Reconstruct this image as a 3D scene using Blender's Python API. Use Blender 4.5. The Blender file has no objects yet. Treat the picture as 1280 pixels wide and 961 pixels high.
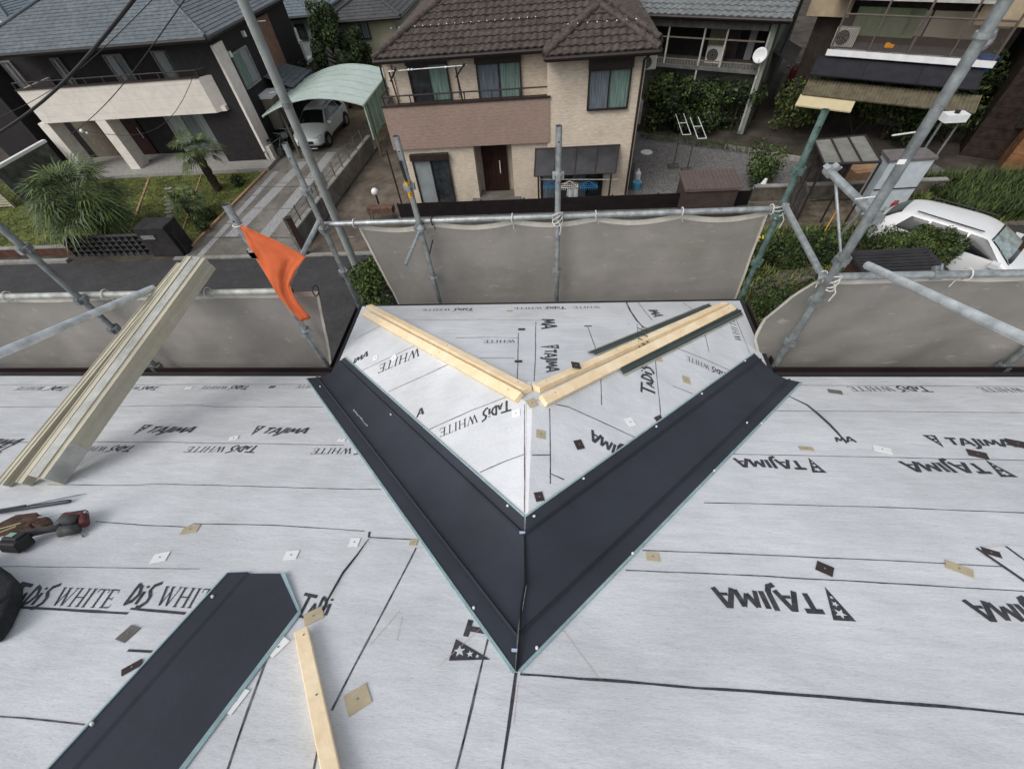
import bpy, math, random
from mathutils import Vector, Matrix
random.seed(7)
SC = bpy.context.scene
COL = SC.collection
# ------------------------------------------------------------------ camera
F = 525.0
RX = Vector((0.9956376, 0.06028724, -0.07121246))   # camera right in world
RU = Vector((-0.00279151, 0.78212999, 0.62310905))  # camera up
RB = Vector((0.09326293, -0.62019201, 0.77888632))  # camera back
cam = bpy.data.cameras.new("camera"); cam.sensor_width = 36; cam.lens = F / 1280 * 36
cam.clip_start = 0.05; cam.clip_end = 600
co = bpy.data.objects.new("camera", cam); COL.objects.link(co)
co.matrix_world = Matrix(((RX.x, RU.x, RB.x, 0), (RX.y, RU.y, RB.y, 0), (RX.z, RU.z, RB.z, 0), (0, 0, 0, 1)))
SC.camera = co
# ------------------------------------------------------------------ light: bright overcast
SUN_EL, SUN_AZ = math.radians(50), math.radians(-138)   # azimuth measured from +Y towards +X
w = bpy.data.worlds.new("World"); SC.world = w; w.use_nodes = True
nt = w.node_tree; bg = nt.nodes["Background"]
sky = nt.nodes.new("ShaderNodeTexSky"); sky.sky_type = 'NISHITA'; sky.sun_disc = False
sky.sun_elevation = SUN_EL; sky.sun_rotation = SUN_AZ
sky.air_density = 1.0; sky.dust_density = 4.0; sky.ozone_density = 1.0
hs = nt.nodes.new("ShaderNodeHueSaturation"); hs.inputs['Saturation'].default_value = 0.30
nt.links.new(sky.outputs[0], hs.inputs['Color']); nt.links.new(hs.outputs[0], bg.inputs[0])
bg.inputs[1].default_value = 0.15
sl = bpy.data.lights.new("sun", 'SUN'); sl.energy = 0.6; sl.angle = math.radians(34); sl.color = (1, 0.97, 0.93)
so = bpy.data.objects.new("sun", sl); COL.objects.link(so)
sd = Vector((math.sin(SUN_AZ) * math.cos(SUN_EL), math.cos(SUN_AZ) * math.cos(SUN_EL), math.sin(SUN_EL)))
so.rotation_euler = sd.to_track_quat('Z', 'Y').to_euler()
vs = SC.view_settings
vs.view_transform = 'Standard'; vs.look = 'None'; vs.exposure = 0.33; vs.gamma = 1; vs.use_curve_mapping = False

# ------------------------------------------------------------------ measuring helpers (photo pixel -> point on a real plane)
def ray(x, y):
    return (RX * (x - 640) + RU * (480 - y) - RB * F) / F
def onpl(x, y, n, d):
    r = ray(x, y); n = Vector(n); return r * (d / n.dot(r))
def az(x, y, z): return onpl(x, y, (0, 0, 1), z)
def ay(x, y, Y): return onpl(x, y, (0, 1, 0), Y)
def ax(x, y, X): return onpl(x, y, (1, 0, 0), X)
G = -9.0
def ag(x, y, dz=0.0): return az(x, y, G + dz)
def V(*a): return Vector(a)

# ------------------------------------------------------------------ materials
MATS = {}
def mat(name, col, rough=0.8, var=0.12, scale=4.0, bump=0.0, bscale=None, metal=0.0, stretch=(1, 1, 1), spec=0.3,
        col2=None, dirt=0.0, alpha=None, trans=0.0, bdist=0.02, split=None):
    if name in MATS: return MATS[name]
    m = bpy.data.materials.new(name); m.use_nodes = True; MATS[name] = m
    t = m.node_tree; N = t.nodes; L = t.links
    b = N["Principled BSDF"]; b.inputs['Roughness'].default_value = rough; b.inputs['Metallic'].default_value = metal
    b.inputs['Specular IOR Level'].default_value = spec
    tc = N.new("ShaderNodeTexCoord"); mp = N.new("ShaderNodeMapping"); mp.inputs['Scale'].default_value = stretch
    L.new(tc.outputs['Object'], mp.inputs[0])
    nz = N.new("ShaderNodeTexNoise"); nz.inputs['Scale'].default_value = scale; nz.inputs['Detail'].default_value = 8
    nz.inputs['Roughness'].default_value = 0.65
    L.new(mp.outputs[0], nz.inputs['Vector'])
    cr = N.new("ShaderNodeValToRGB")
    c2 = col2 or tuple(c * (1 - var * 2.2) for c in col)
    lo, hi = split or (0.36, 0.64)
    cr.color_ramp.elements[0].position = lo; cr.color_ramp.elements[1].position = hi
    cr.color_ramp.elements[0].color = (*c2, 1); cr.color_ramp.elements[1].color = (*[min(1, c * (1 + var * .6)) for c in col], 1)
    L.new(nz.outputs['Fac'], cr.inputs[0])
    out = cr.outputs[0]
    if dirt:
        n2 = N.new("ShaderNodeTexNoise"); n2.inputs['Scale'].default_value = scale * 0.17; n2.inputs['Detail'].default_value = 10
        n2.inputs['Roughness'].default_value = 0.7
        L.new(tc.outputs['Object'], n2.inputs['Vector'])
        r2 = N.new("ShaderNodeValToRGB"); r2.color_ramp.elements[0].position = 0.42; r2.color_ramp.elements[1].position = 0.62
        r2.color_ramp.elements[0].color = (1 - dirt, 1 - dirt, 1 - dirt * 1.05, 1); r2.color_ramp.elements[1].color = (1, 1, 1, 1)
        L.new(n2.outputs['Fac'], r2.inputs[0])
        mx = N.new("ShaderNodeMixRGB"); mx.blend_type = 'MULTIPLY'; mx.inputs[0].default_value = 1
        L.new(out, mx.inputs[1]); L.new(r2.outputs[0], mx.inputs[2]); out = mx.outputs[0]
    L.new(out, b.inputs['Base Color'])
    if bump:
        n3 = N.new("ShaderNodeTexNoise"); n3.inputs['Scale'].default_value = bscale or scale * 4; n3.inputs['Detail'].default_value = 6
        L.new(mp.outputs[0], n3.inputs['Vector'])
        bp = N.new("ShaderNodeBump"); bp.inputs['Strength'].default_value = bump; bp.inputs['Distance'].default_value = bdist
        L.new(n3.outputs['Fac'], bp.inputs['Height']); L.new(bp.outputs[0], b.inputs['Normal'])
    if alpha is not None: b.inputs['Alpha'].default_value = alpha
    if trans: b.inputs['Transmission Weight'].default_value = trans
    return m
def lined(m, axis='Z', period=0.3, strength=0.6, dark=0.75, width=0.08, dist=0.02):
    """regular joints (siding laps, slate courses, board gaps) cut into a material"""
    t = m.node_tree; N = t.nodes; L = t.links; b = N["Principled BSDF"]
    tc = N.new("ShaderNodeTexCoord"); sp = N.new("ShaderNodeSeparateXYZ"); L.new(tc.outputs['Object'], sp.inputs[0])
    mo = N.new("ShaderNodeMath"); mo.operation = 'MULTIPLY'; mo.inputs[1].default_value = 1 / period
    L.new(sp.outputs[axis], mo.inputs[0])
    fr = N.new("ShaderNodeMath"); fr.operation = 'FRACT'; L.new(mo.outputs[0], fr.inputs[0])
    lt = N.new("ShaderNodeMath"); lt.operation = 'LESS_THAN'; lt.inputs[1].default_value = width; L.new(fr.outputs[0], lt.inputs[0])
    old = b.inputs['Base Color'].links[0].from_socket
    mx = N.new("ShaderNodeMixRGB"); mx.blend_type = 'MULTIPLY'; L.new(lt.outputs[0], mx.inputs[0])
    L.new(old, mx.inputs[1]); mx.inputs[2].default_value = (dark, dark, dark, 1); L.new(mx.outputs[0], b.inputs['Base Color'])
    bp = N.new("ShaderNodeBump"); bp.inputs['Strength'].default_value = strength; bp.inputs['Distance'].default_value = dist
    L.new(fr.outputs[0], bp.inputs['Height'])
    if b.inputs['Normal'].links: L.new(b.inputs['Normal'].links[0].from_socket, bp.inputs['Normal'])
    L.new(bp.outputs[0], b.inputs['Normal'])
    return m

def felt_material():
    m = mat("felt", (0.65, 0.67, 0.69), 0.9, 0.035, 2.2, 0, stretch=(1, 1, 1), spec=0.15)
    t = m.node_tree; N = t.nodes; L = t.links; b = N["Principled BSDF"]
    tc = N.new("ShaderNodeTexCoord")
    def nz(scale, st, lo, hi, c0, c1, prev, det=5):
        mp = N.new("ShaderNodeMapping"); mp.inputs['Scale'].default_value = st; L.new(tc.outputs['Object'], mp.inputs[0])
        n = N.new("ShaderNodeTexNoise"); n.inputs['Scale'].default_value = scale; n.inputs['Detail'].default_value = det
        n.inputs['Roughness'].default_value = 0.7; L.new(mp.outputs[0], n.inputs['Vector'])
        r = N.new("ShaderNodeValToRGB"); r.color_ramp.elements[0].position = lo; r.color_ramp.elements[1].position = hi
        r.color_ramp.elements[0].color = (c0, c0, c0, 1); r.color_ramp.elements[1].color = (c1, c1, c1, 1)
        L.new(n.outputs['Fac'], r.inputs[0])
        mx = N.new("ShaderNodeMixRGB"); mx.blend_type = 'MULTIPLY'; mx.inputs[0].default_value = 1
        L.new(prev, mx.inputs[1]); L.new(r.outputs[0], mx.inputs[2]); return mx.outputs[0], n.outputs['Fac']
    o = b.inputs['Base Color'].links[0].from_socket
    o, _ = nz(38, (1, 7, 7), 0.30, 0.46, 0.78, 1.0, o)          # fibre dashes
    o, fib = nz(90, (1, 3, 3), 0.35, 0.65, 0.90, 1.03, o)        # fleece grain
    o, _ = nz(9, (1, 4, 4), 0.22, 0.36, 0.72, 1.0, o, 8)         # darker scuffs
    o, big = nz(1.1, (1, 1, 1), 0.35, 0.6, 0.90, 1.0, o, 3)      # broad soiling
    L.new(o, b.inputs['Base Color'])
    mp = N.new("ShaderNodeMapping"); mp.inputs['Scale'].default_value = (1, 3, 3); L.new(tc.outputs['Object'], mp.inputs[0])
    wn = N.new("ShaderNodeTexNoise"); wn.inputs['Scale'].default_value = 5; wn.inputs['Detail'].default_value = 4
    L.new(mp.outputs[0], wn.inputs['Vector'])
    b1 = N.new("ShaderNodeBump"); b1.inputs['Strength'].default_value = 0.35; b1.inputs['Distance'].default_value = 0.02
    L.new(wn.outputs['Fac'], b1.inputs['Height'])
    b2 = N.new("ShaderNodeBump"); b2.inputs['Strength'].default_value = 0.35; b2.inputs['Distance'].default_value = 0.002
    L.new(fib, b2.inputs['Height']); L.new(b1.outputs[0], b2.inputs['Normal']); L.new(b2.outputs[0], b.inputs['Normal'])
    return m
FELT = felt_material()
INK = mat("ink", (0.060, 0.062, 0.070), 0.7, 0.25, 60)
SEAMM = mat("lap_shadow", (0.13, 0.13, 0.14), 0.8, 0.4, 25)
FLASH = mat("navy_steel", (0.036, 0.041, 0.055), 0.58, 0.12, 1.5, 0.06, 40, spec=0.35, dirt=0.08)
SEAL = mat("seal_foam", (0.30, 0.42, 0.44), 0.8, 0.1, 20)
SCREW = mat("screw_white", (0.75, 0.75, 0.74), 0.4, 0.05)
WOOD = mat("pine", (0.86, 0.72, 0.50), 0.6, 0.10, 6, 0.15, 30, stretch=(1, 1, 1), col2=(0.78, 0.60, 0.37))
STEEL = mat("galvanised", (0.42, 0.45, 0.455), 0.42, 0.16, 18, 0.15, 60, metal=0.55, spec=0.5, dirt=0.25)
STEEL2 = mat("galvanised_dull", (0.29, 0.315, 0.32), 0.5, 0.18, 14, 0.15, 60, metal=0.4, spec=0.5, dirt=0.3)
STEELG = mat("green_painted_pipe", (0.14, 0.22, 0.20), 0.6, 0.25, 14, 0.15, 60, metal=0.2, dirt=0.3)
RUST = mat("rust", (0.20, 0.09, 0.04), 0.9, 0.3, 30)
ROPE = mat("white_cord", (0.62, 0.60, 0.56), 0.9, 0.1, 40)
BLACK = mat("black_wire", (0.02, 0.02, 0.022), 0.6, 0.1)
GLASS = mat("window_glass", (0.05, 0.06, 0.065), 0.08, 0.3, 1.5, spec=0.8)
CURT = mat("blue_grey_curtain", (0.15, 0.18, 0.21), 0.25, 0.3, 9, spec=0.7, stretch=(3, 3, .15), col2=(0.07, 0.085, 0.10))
CURTG = mat("green_sheer_curtain", (0.17, 0.25, 0.22), 0.25, 0.3, 9, spec=0.7, stretch=(3, 3, .15), col2=(0.09, 0.13, 0.12))
CURTP = mat('pale_sheer', (.30, .34, .34), .3, .25, 9, spec=.6, stretch=(3, 3, .15), col2=(.18, .21, .21))
FROST = mat("frosted_pane", (0.27, 0.30, 0.31), 0.3, 0.08, 2, spec=0.7)
DARKF = mat("dark_brown_frame", (0.028, 0.020, 0.018), 0.5, 0.15, 6, spec=0.4)
DARKG = mat("dark_recess", (0.012, 0.010, 0.010), 0.8, 0.2)
WHITE = mat("white_paint", (0.72, 0.73, 0.73), 0.45, 0.05, 3)

# ------------------------------------------------------------------ mesh builder
class MB:
    def __init__(s): s.v = []; s.f = []; s.m = []; s.mi = 0
    def add(s, vs, fs, mi=None):
        k = len(s.v); s.v += [Vector(p) for p in vs]; mi = s.mi if mi is None else mi
        for f in fs: s.f.append([i + k for i in f]); s.m.append(mi)
        return s
    def quad(s, a, b, c, d, mi=None): return s.add([a, b, c, d], [(0, 1, 2, 3)], mi)
    def poly(s, pts, mi=None): return s.add(pts, [tuple(range(len(pts)))], mi)
    def obox(s, c, x, y, z, mi=None):
        """oriented box: centre, three half-extent vectors"""
        c, x, y, z = Vector(c), Vector(x), Vector(y), Vector(z)
        p = [c + x * i + y * j + z * k for k in (-1, 1) for j in (-1, 1) for i in (-1, 1)]
        fs = [(0, 2, 3, 1), (4, 5, 7, 6), (0, 1, 5, 4), (2, 6, 7, 3), (0, 4, 6, 2), (1, 3, 7, 5)]
        if x.cross(y).dot(z) < 0: fs = [f[::-1] for f in fs]
        return s.add(p, fs, mi)
    def box(s, x0, x1, y0, y1, z0, z1, mi=None):
        return s.obox(((x0 + x1) / 2, (y0 + y1) / 2, (z0 + z1) / 2), (abs(x1 - x0) / 2, 0, 0), (0, abs(y1 - y0) / 2, 0), (0, 0, abs(z1 - z0) / 2), mi)
    def tube(s, pts, r, n=10, mi=None, cap=True):
        pts = [Vector(p) for p in pts]; rr = r if isinstance(r, (list, tuple)) else [r] * len(pts)
        k = len(s.v); mi = s.mi if mi is None else mi
        u = None
        for i, p in enumerate(pts):
            d = (pts[min(i + 1, len(pts) - 1)] - pts[max(i - 1, 0)]).normalized()
            if u is None: u = d.orthogonal().normalized()
            u = (u - d * u.dot(d)); u = u.normalized() if u.length > 1e-6 else d.orthogonal().normalized()
            w2 = d.cross(u)
            for j in range(n):
                a = 2 * math.pi * j / n; s.v.append(p + (u * math.cos(a) + w2 * math.sin(a)) * rr[i])
        for i in range(len(pts) - 1):
            for j in range(n):
                a = k + i * n + j; b = k + i * n + (j + 1) % n
                s.f.append([a, b, b + n, a + n]); s.m.append(mi)
        if cap:
            s.f.append([k + j for j in range(n)][::-1]); s.m.append(mi)
            e = k + (len(pts) - 1) * n; s.f.append([e + j for j in range(n)]); s.m.append(mi)
        return s
    def slab(s, pts, n, t, mi=None):
        """polygon given thickness t along -n"""
        pts = [Vector(p) for p in pts]; n = Vector(n).normalized(); k = len(pts)
        low = [p - n * t for p in pts]
        fs = [tuple(range(k)), tuple(range(2 * k - 1, k - 1, -1))] + [(i, i + k, (i + 1) % k + k, (i + 1) % k) for i in range(k)]
        return s.add(pts + low, fs, mi)
    def ball(s, c, r, n=10, sq=(1, 1, 1), mi=None):
        vs, fs = [], []
        for i in range(1, n):
            th = math.pi * i / n
            for j in range(n * 2):
                a = math.pi * j / n; vs.append(Vector(c) + Vector((r * sq[0] * math.sin(th) * math.cos(a), r * sq[1] * math.sin(th) * math.sin(a), r * sq[2] * math.cos(th))))
        q = n * 2
        for i in range(n - 2):
            for j in range(q): fs.append((i * q + j, (i + 1) * q + j, (i + 1) * q + (j + 1) % q, i * q + (j + 1) % q))
        vs += [Vector(c) + Vector((0, 0, r * sq[2])), Vector(c) - Vector((0, 0, r * sq[2]))]; T = len(vs) - 2
        for j in range(q): fs.append((T, j, (j + 1) % q)); fs.append((T + 1, (n - 2) * q + (j + 1) % q, (n - 2) * q + j))
        return s.add(vs, fs, mi)
    def build(s, name, mats, parent=None, smooth=False, loc=None):
        me = bpy.data.meshes.new(name); off = worg(parent)
        if parent is None and loc is not None: off = Vector(loc)
        me.from_pydata([v - off for v in s.v], [], s.f); me.validate()
        for m in (mats if isinstance(mats, (list, tuple)) else [mats]): me.materials.append(m)
        for p, mi in zip(me.polygons, s.m): p.material_index = mi; p.use_smooth = smooth
        o = bpy.data.objects.new(name, me); COL.objects.link(o)
        if parent: o.parent = parent
        elif loc is not None: o.location = loc
        return o
def worg(p):
    o = Vector((0, 0, 0))
    while p: o += p.location; p = p.parent
    return o
def smooth_by_angle(o, deg=40):
    for p in o.data.polygons: p.use_smooth = True
    try: o.data.set_sharp_from_angle(angle=math.radians(deg))
    except Exception: pass
    return o
def tag(o, label=None, cat=None, group=None, kind=None):
    if label: o['label'] = label
    if cat: o['category'] = cat
    if group: o['group'] = group
    if kind: o['kind'] = kind
    return o
def thing(name, label, cat, loc=(0, 0, 0), group=None):
    o = bpy.data.objects.new(name, None); COL.objects.link(o); o.location = loc; o.empty_display_size = .2
    return tag(o, label, cat, group)
def copy_tree(o, parent=None):
    c = o.copy(); COL.objects.link(c); c.parent = parent
    for ch in list(o.children): copy_tree(ch, c)
    return c
def bevel(o, wd=0.01, seg=2):
    m = o.modifiers.new("bevel", 'BEVEL'); m.width = wd; m.segments = seg; m.limit_method = 'ANGLE'; return o

# =================================================================== THE GROUND
EARTH = mat("earth", (0.075, 0.062, 0.05), 0.95, 0.25, 1.2, 0.4, 8, dirt=0.35)
ASPH = mat("asphalt", (0.050, 0.050, 0.052), 0.9, 0.10, 6, 0.3, 60, dirt=0.22)
CONC = mat("drive_concrete", (0.20, 0.185, 0.165), 0.9, 0.14, 2.5, 0.2, 40, dirt=0.35)
CONCB = mat("brown_concrete", (0.15, 0.125, 0.10), 0.9, 0.2, 1.6, 0.2, 40, dirt=0.4)
PARK = mat("tan_concrete", (0.26, 0.20, 0.13), 0.9, 0.15, 2, 0.2, 40, dirt=0.3)
STRIPE = mat("granite_strip", (0.33, 0.33, 0.33), 0.9, 0.25, 30, 0.3, 60)
GRAV = mat("gravel", (0.21, 0.20, 0.195), 0.95, 0.35, 25, 0.8, 40, dirt=0.2)
LAWN = mat("lawn_soil", (0.16, 0.185, 0.045), 0.95, 0.3, 2.5, 0.5, 30, dirt=0.4)
def sheet(name, pts, z, m, kind='structure'):
    o = MB().poly([Vector((p[0], p[1], z)) for p in pts]).build(name, m)
    return tag(o, kind=kind)
sheet('ground', [(-260, -200), (260, -200), (260, 320), (-260, 320)], G, EARTH)
sheet('road', [(-80, 6.3), (-3.4, 6.3), (-3.4, 13.42), (-80, 13.42)], G + .008, ASPH)
sheet('side_road', [(11.2, 5.5), (80, 5.5), (80, 13.9), (12.2, 14.6), (11.2, 13)], G + .008, ASPH)
def kerbstrip(name, a, b, wd, h, m):
    a = Vector((a[0], a[1], G)); b = Vector((b[0], b[1], G)); d = (b - a); L = d.length; d.normalize(); n = Vector((-d.y, d.x, 0))
    mb = MB().obox((a + b) / 2 + Vector((0, 0, h / 2)), d * L / 2, n * wd / 2, Vector((0, 0, h / 2)))
    return tag(mb.build(name, m), kind='structure')
KERB = mat("kerb_stone", (0.30, 0.29, 0.27), 0.9, 0.12, 6, dirt=0.3)
kerbstrip('kerb', (-15, 13.52), (-6.2, 13.52), .18, .06, KERB)
kerbstrip('kerb_line', (-60, 13.52), (-19.7, 13.52), .2, .12, KERB)
LK = (-14.62, 14.6); LK2 = (-14.34, 20.9)
sheet('driveway', [(-14.66, 13.6), (-9.75, 13.6), (-9.2, 24), (-14.3, 24)], G + .012, CONC)
sheet('parking_pad', [(-14.3, 24.0), (-9.0, 24.0), (-8.8, 33), (-14.3, 33)], G + .014, PARK)
sheet('neighbour_drive', [(-9.55, 13.6), (-6.0, 13.6), (-5.9, 26), (-9.0, 26)], G + .016, CONCB)
for a, b, wd in (((307, 277), (380, 202), .55), ((337, 287), (415, 190), .55), ((268, 300), (346, 214), .28)):
    p = ag(*a); q = ag(*b); d = (q - p).normalized(); p = p - d * 1.2
    n = Vector((-d.y, d.x, 0)) * wd / 2
    mb = MB(); L = (q - p).length; k = 3
    for i in range(k):
        s0 = p + d * (L * i / k + .03); s1 = p + d * (L * (i + 1) / k - .03)
        mb.poly([Vector((t.x, t.y, G + .02)) for t in (s0 - n, s0 + n, s1 + n, s1 - n)])
    tag(mb.build('paving_strip', STRIPE), kind='structure')
JOINT = mat("joint", (0.05, 0.045, 0.04), 0.9)
mb = MB()
for a, b in (((325, 234), (436, 232)), ((262, 297), (372, 297)), ((360, 185), (466, 184))):
    p = ag(*a); q = ag(*b); mb.poly([Vector((t[0], t[1], G + .024)) for t in ((p.x, p.y - .02), (q.x, q.y - .02), (q.x, q.y + .02), (p.x, p.y + .02))])
tag(mb.build('paving_joint', JOINT), kind='structure')
sheet('lawn', [(-30, 14.3), (-14.75, 14.3), (-14.5, 20.9), (-30, 20.9)], G + .02, LAWN)
sheet('gravel_yard', [(3.0, 15.0), (11.0, 16.4), (16, 16.6), (15.5, 19), (10.7, 19.7), (9.1, 20.7), (4.3, 23.4), (3.0, 23.4)], G + .016, GRAV)
sheet('garden_soil', [(3.4, 8), (11.2, 8), (11.2, 14.0), (3.4, 14.6)], G + .012, mat("soil", (0.05, 0.04, 0.03), 0.95, 0.3, 5, 0.6, 20))
SAND = mat("lane_dirt", (0.17, 0.14, 0.105), 0.95, 0.25, 3, 0.4, 30, dirt=0.3)
sheet('dirt_lane', [(7.6, 14.4), (20, 14.0), (20, 15.9), (7.6, 16.2)], G + .02, SAND)
# brick edging of the lawn
BRK = mat("edging_brick", (0.40, 0.25, 0.16), 0.9, 0.2, 8)
a = Vector((-14.68, 14.3, 0)); b = Vector((-14.42, 20.9, 0))
kerbstrip('lawn_edging', a, b, .10, .1, BRK)
kerbstrip('lawn_edging_strip', (ag(178, 288).x, 14.5), (ag(184, 225).x, 20.8), .09, .05, BRK)
kerbstrip('lawn_edging_strip', (ag(236, 285).x, 15.2), (ag(238, 232).x, 20.8), .05, .04, BRK)
# stepping stones
for i in range(12):
    p = ag(211 + (i % 2) * 2, 236 + i * 5); n = .11 + .03 * (i % 3)
    mb = MB().slab([Vector((p.x + .22 * math.cos(t), p.y + n * math.sin(t), G + .05)) for t in [k * math.pi / 4 for k in range(8)]], (0, 0, 1), .05)
    tag(mb.build('stepping_stone', KERB), kind='structure')
mb = MB()      # porch slab of the charcoal house
mb.box(-26.5, -14.3, 20.95, 23.4, G, G + .16)
tag(mb.build('porch_slab', mat("porch_tile", (0.28, 0.27, 0.25), 0.8, 0.1, 6)), kind='structure')

# =================================================================== VEGETATION HELPERS
LEAFD = mat("leaf_dark", (0.018, 0.032, 0.010), 0.75, 0.3, 3)
LEAFM = mat("leaf_mid", (0.055, 0.090, 0.024), 0.7, 0.3, 3)
LEAFL = mat("leaf_light", (0.115, 0.155, 0.040), 0.7, 0.3, 3)
LEAFY = mat("leaf_yellowish", (0.20, 0.20, 0.05), 0.7, 0.2, 3)
LEAFP = mat("leaf_palm", (0.12, 0.16, 0.08), 0.55, 0.3, 3)
BARK = mat("bark", (0.055, 0.040, 0.028), 0.95, 0.3, 12, 0.6, 30)
YEL = mat("yellow_flower", (0.75, 0.55, 0.05), 0.7)
def leaves(mb, blobs, n, size, weights=(0.45, 0.35, 0.2), asp=0.45, shell=0.5):
    """leaf cards scattered through ellipsoid clumps: blobs = [(centre, (rx, ry, rz))]"""
    vol = [b[1][0] * b[1][1] * b[1][2] for b in blobs]; tot = sum(vol)
    for (c, r), v_ in zip(blobs, vol):
        tone = random.random()
        for _ in range(max(6, int(n * v_ / tot))):
            d = Vector((random.gauss(0, 1), random.gauss(0, 1), random.gauss(0, 1))).normalized()
            q = shell + (1 - shell) * random.random() ** 0.6
            if random.random() < .08: q *= 1.18
            p = Vector((c[0] + d.x * r[0] * q, c[1] + d.y * r[1] * q, c[2] + d.z * r[2] * q))
            a = (d + Vector((random.gauss(0, .6), random.gauss(0, .6), random.gauss(0, .6)))).normalized()
            u = a.cross(Vector((random.random() - .5, random.random() - .5, random.random() - .5))).normalized()
            w_ = a.cross(u); s_ = size * random.uniform(.6, 1.35)
            k = random.choices((0, 1, 2), weights=(weights[0] * (1.4 - tone), weights[1], weights[2] * (.4 + tone)))[0]
            mb.quad(p - u * s_ * .5, p + w_ * s_ * asp * .5, p + u * s_ * .5, p - w_ * s_ * asp * .5, k)
def bush(name, label, cat, base, blobs, n, size, mats=(LEAFD, LEAFM, LEAFL), weights=(0.45, 0.35, 0.2), stems=4, group=None, flowers=0):
    t = thing(name, label, cat, base, group)
    mb = MB(); leaves(mb, blobs, n, size, weights); mb.build('foliage', list(mats), t)
    sm = MB()
    for i in range(stems):
        c, r = blobs[i % len(blobs)]
        sm.tube([Vector(base) + Vector((random.uniform(-.1, .1), random.uniform(-.1, .1), 0)), (Vector(base) + Vector(c)) / 2 + Vector((random.uniform(-.1, .1), 0, 0)), Vector(c)], [.03, .02, .008], 6)
    sm.build('stem', BARK, t)
    if flowers:
        fm = MB()
        for _ in range(flowers):
            c, r = random.choice(blobs); d = Vector((random.gauss(0, 1), random.gauss(0, 1), abs(random.gauss(0, 1)))).normalized()
            fm.ball((c[0] + d.x * r[0], c[1] + d.y * r[1], c[2] + d.z * r[2]), .035, 4)
        tag(fm.build('flower', YEL, t), kind='stuff')
    return t
def blobset(c, R, n, r, seed=0):
    rnd = random.Random(seed); out = []
    for _ in range(n):
        out.append(((c[0] + rnd.uniform(-R[0], R[0]), c[1] + rnd.uniform(-R[1], R[1]), c[2] + rnd.uniform(-R[2], R[2])),
                    tuple(r * rnd.uniform(.7, 1.3) for _ in range(3))))
    return out

# =================================================================== HOUSE PART HELPERS
def window(parent, o, u, v, n, wd, ht, cols=2, frame=DARKF, panes=None, shutter=0.0, bar=0.05, depth=.09, name='window'):
    """o = lower-left corner on the wall, u/v unit vectors across/up, n outward"""
    o, u, v, n = Vector(o), Vector(u), Vector(v), Vector(n)
    mb = MB(); d = depth
    def b(a0, a1, b0, b1, t=d): mb.obox(o + u * (a0 + a1) / 2 + v * (b0 + b1) / 2 + n * t / 2, u * (a1 - a0) / 2, v * (b1 - b0) / 2, n * t / 2)
    b(0, bar, 0, ht); b(wd - bar, wd, 0, ht); b(bar, wd - bar, 0, bar, d * 1.3); b(bar, wd - bar, ht - bar, ht)
    if shutter: b(-.02, wd + .02, ht + .002, ht + shutter, d * 2.2)
    for i in range(1, cols):
        x = wd * i / cols; b(x - bar * .5, x + bar * .5, bar, ht - bar, d * .7)
    f = mb.build(name, frame, parent)
    for i in range(cols):
        x0 = wd * i / cols + (bar if i == 0 else bar * .5); x1 = wd * (i + 1) / cols - (bar if i == cols - 1 else bar * .5)
        pm = MB(); off = n * (d * (.22 if i % 2 else .42))
        pm.quad(o + u * x0 + v * bar + off, o + u * x1 + v * bar + off, o + u * x1 + v * (ht - bar) + off, o + u * x0 + v * (ht - bar) + off)
        m = (panes or [GLASS])[i % len(panes or [1])]
        pm.build('pane', m, f)
    return f
UX, UY, UZ = V(1, 0, 0), V(0, 1, 0), V(0, 0, 1)
def win_px(parent, tl, br, Y, **k):
    """window on a wall facing the camera at depth Y, from the pixels of its top-left and bottom-right corners"""
    a = ay(*tl, Y); b = ay(*br, Y); sh = k.pop('shutter', 0)
    return window(parent, (a.x, Y, b.z), UX, UZ, -UY, b.x - a.x, a.z - b.z - sh, shutter=sh, **k)
def tile_plane(mb, A, B, up, L, insA, insB, row=0.30, wave=0.28, amp=0.035, mi=0, nrm=None, seg=6):
    """laid tiles: eave line A-B, courses climbing along 'up'; insA/insB shorten each course (hips)"""
    A, B, up = Vector(A), Vector(B), Vector(up).normalized(); W = (B - A).length; u = (B - A).normalized()
    n = nrm or u.cross(up).normalized()
    if n.z < 0: n = -n
    rows = int(math.ceil(L / row))
    for i in range(rows):
        v0 = i * row; v1 = min((i + 1) * row, L)
        a0, b0 = insA * v0, W - insB * v0; a1, b1 = insA * v1, W - insB * v1
        if b0 - a0 < .02: break
        if b1 < a1: a1 = b1 = (a1 + b1) / 2
        if wave:
            k = max(1, int((b0 - a0) / wave * seg))
        else: k = 1
        low, top, lip = [], [], []
        for j in range(k + 1):
            t = j / k; x0 = a0 + (b0 - a0) * t
            x1 = min(max(x0, a1), b1)
            h0 = amp * (0.5 + .5 * math.cos(2 * math.pi * x0 / wave)) if wave else 0
            h1 = amp * (0.5 + .5 * math.cos(2 * math.pi * x1 / wave)) if wave else 0
            low.append(A + u * x0 + up * v0 + n * (h0 + row * .13 if wave else row * .08))
            top.append(A + u * x1 + up * v1 + n * (h1))
            lip.append(A + u * x0 + up * v0 + n * (h0 - .012))
        K = len(low)
        mb.add(low + top + lip, [(j, j + 1, K + j + 1, K + j) for j in range(K - 1)] + [(2 * K + j, 2 * K + j + 1, j + 1, j) for j in range(K - 1)], mi)
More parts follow.
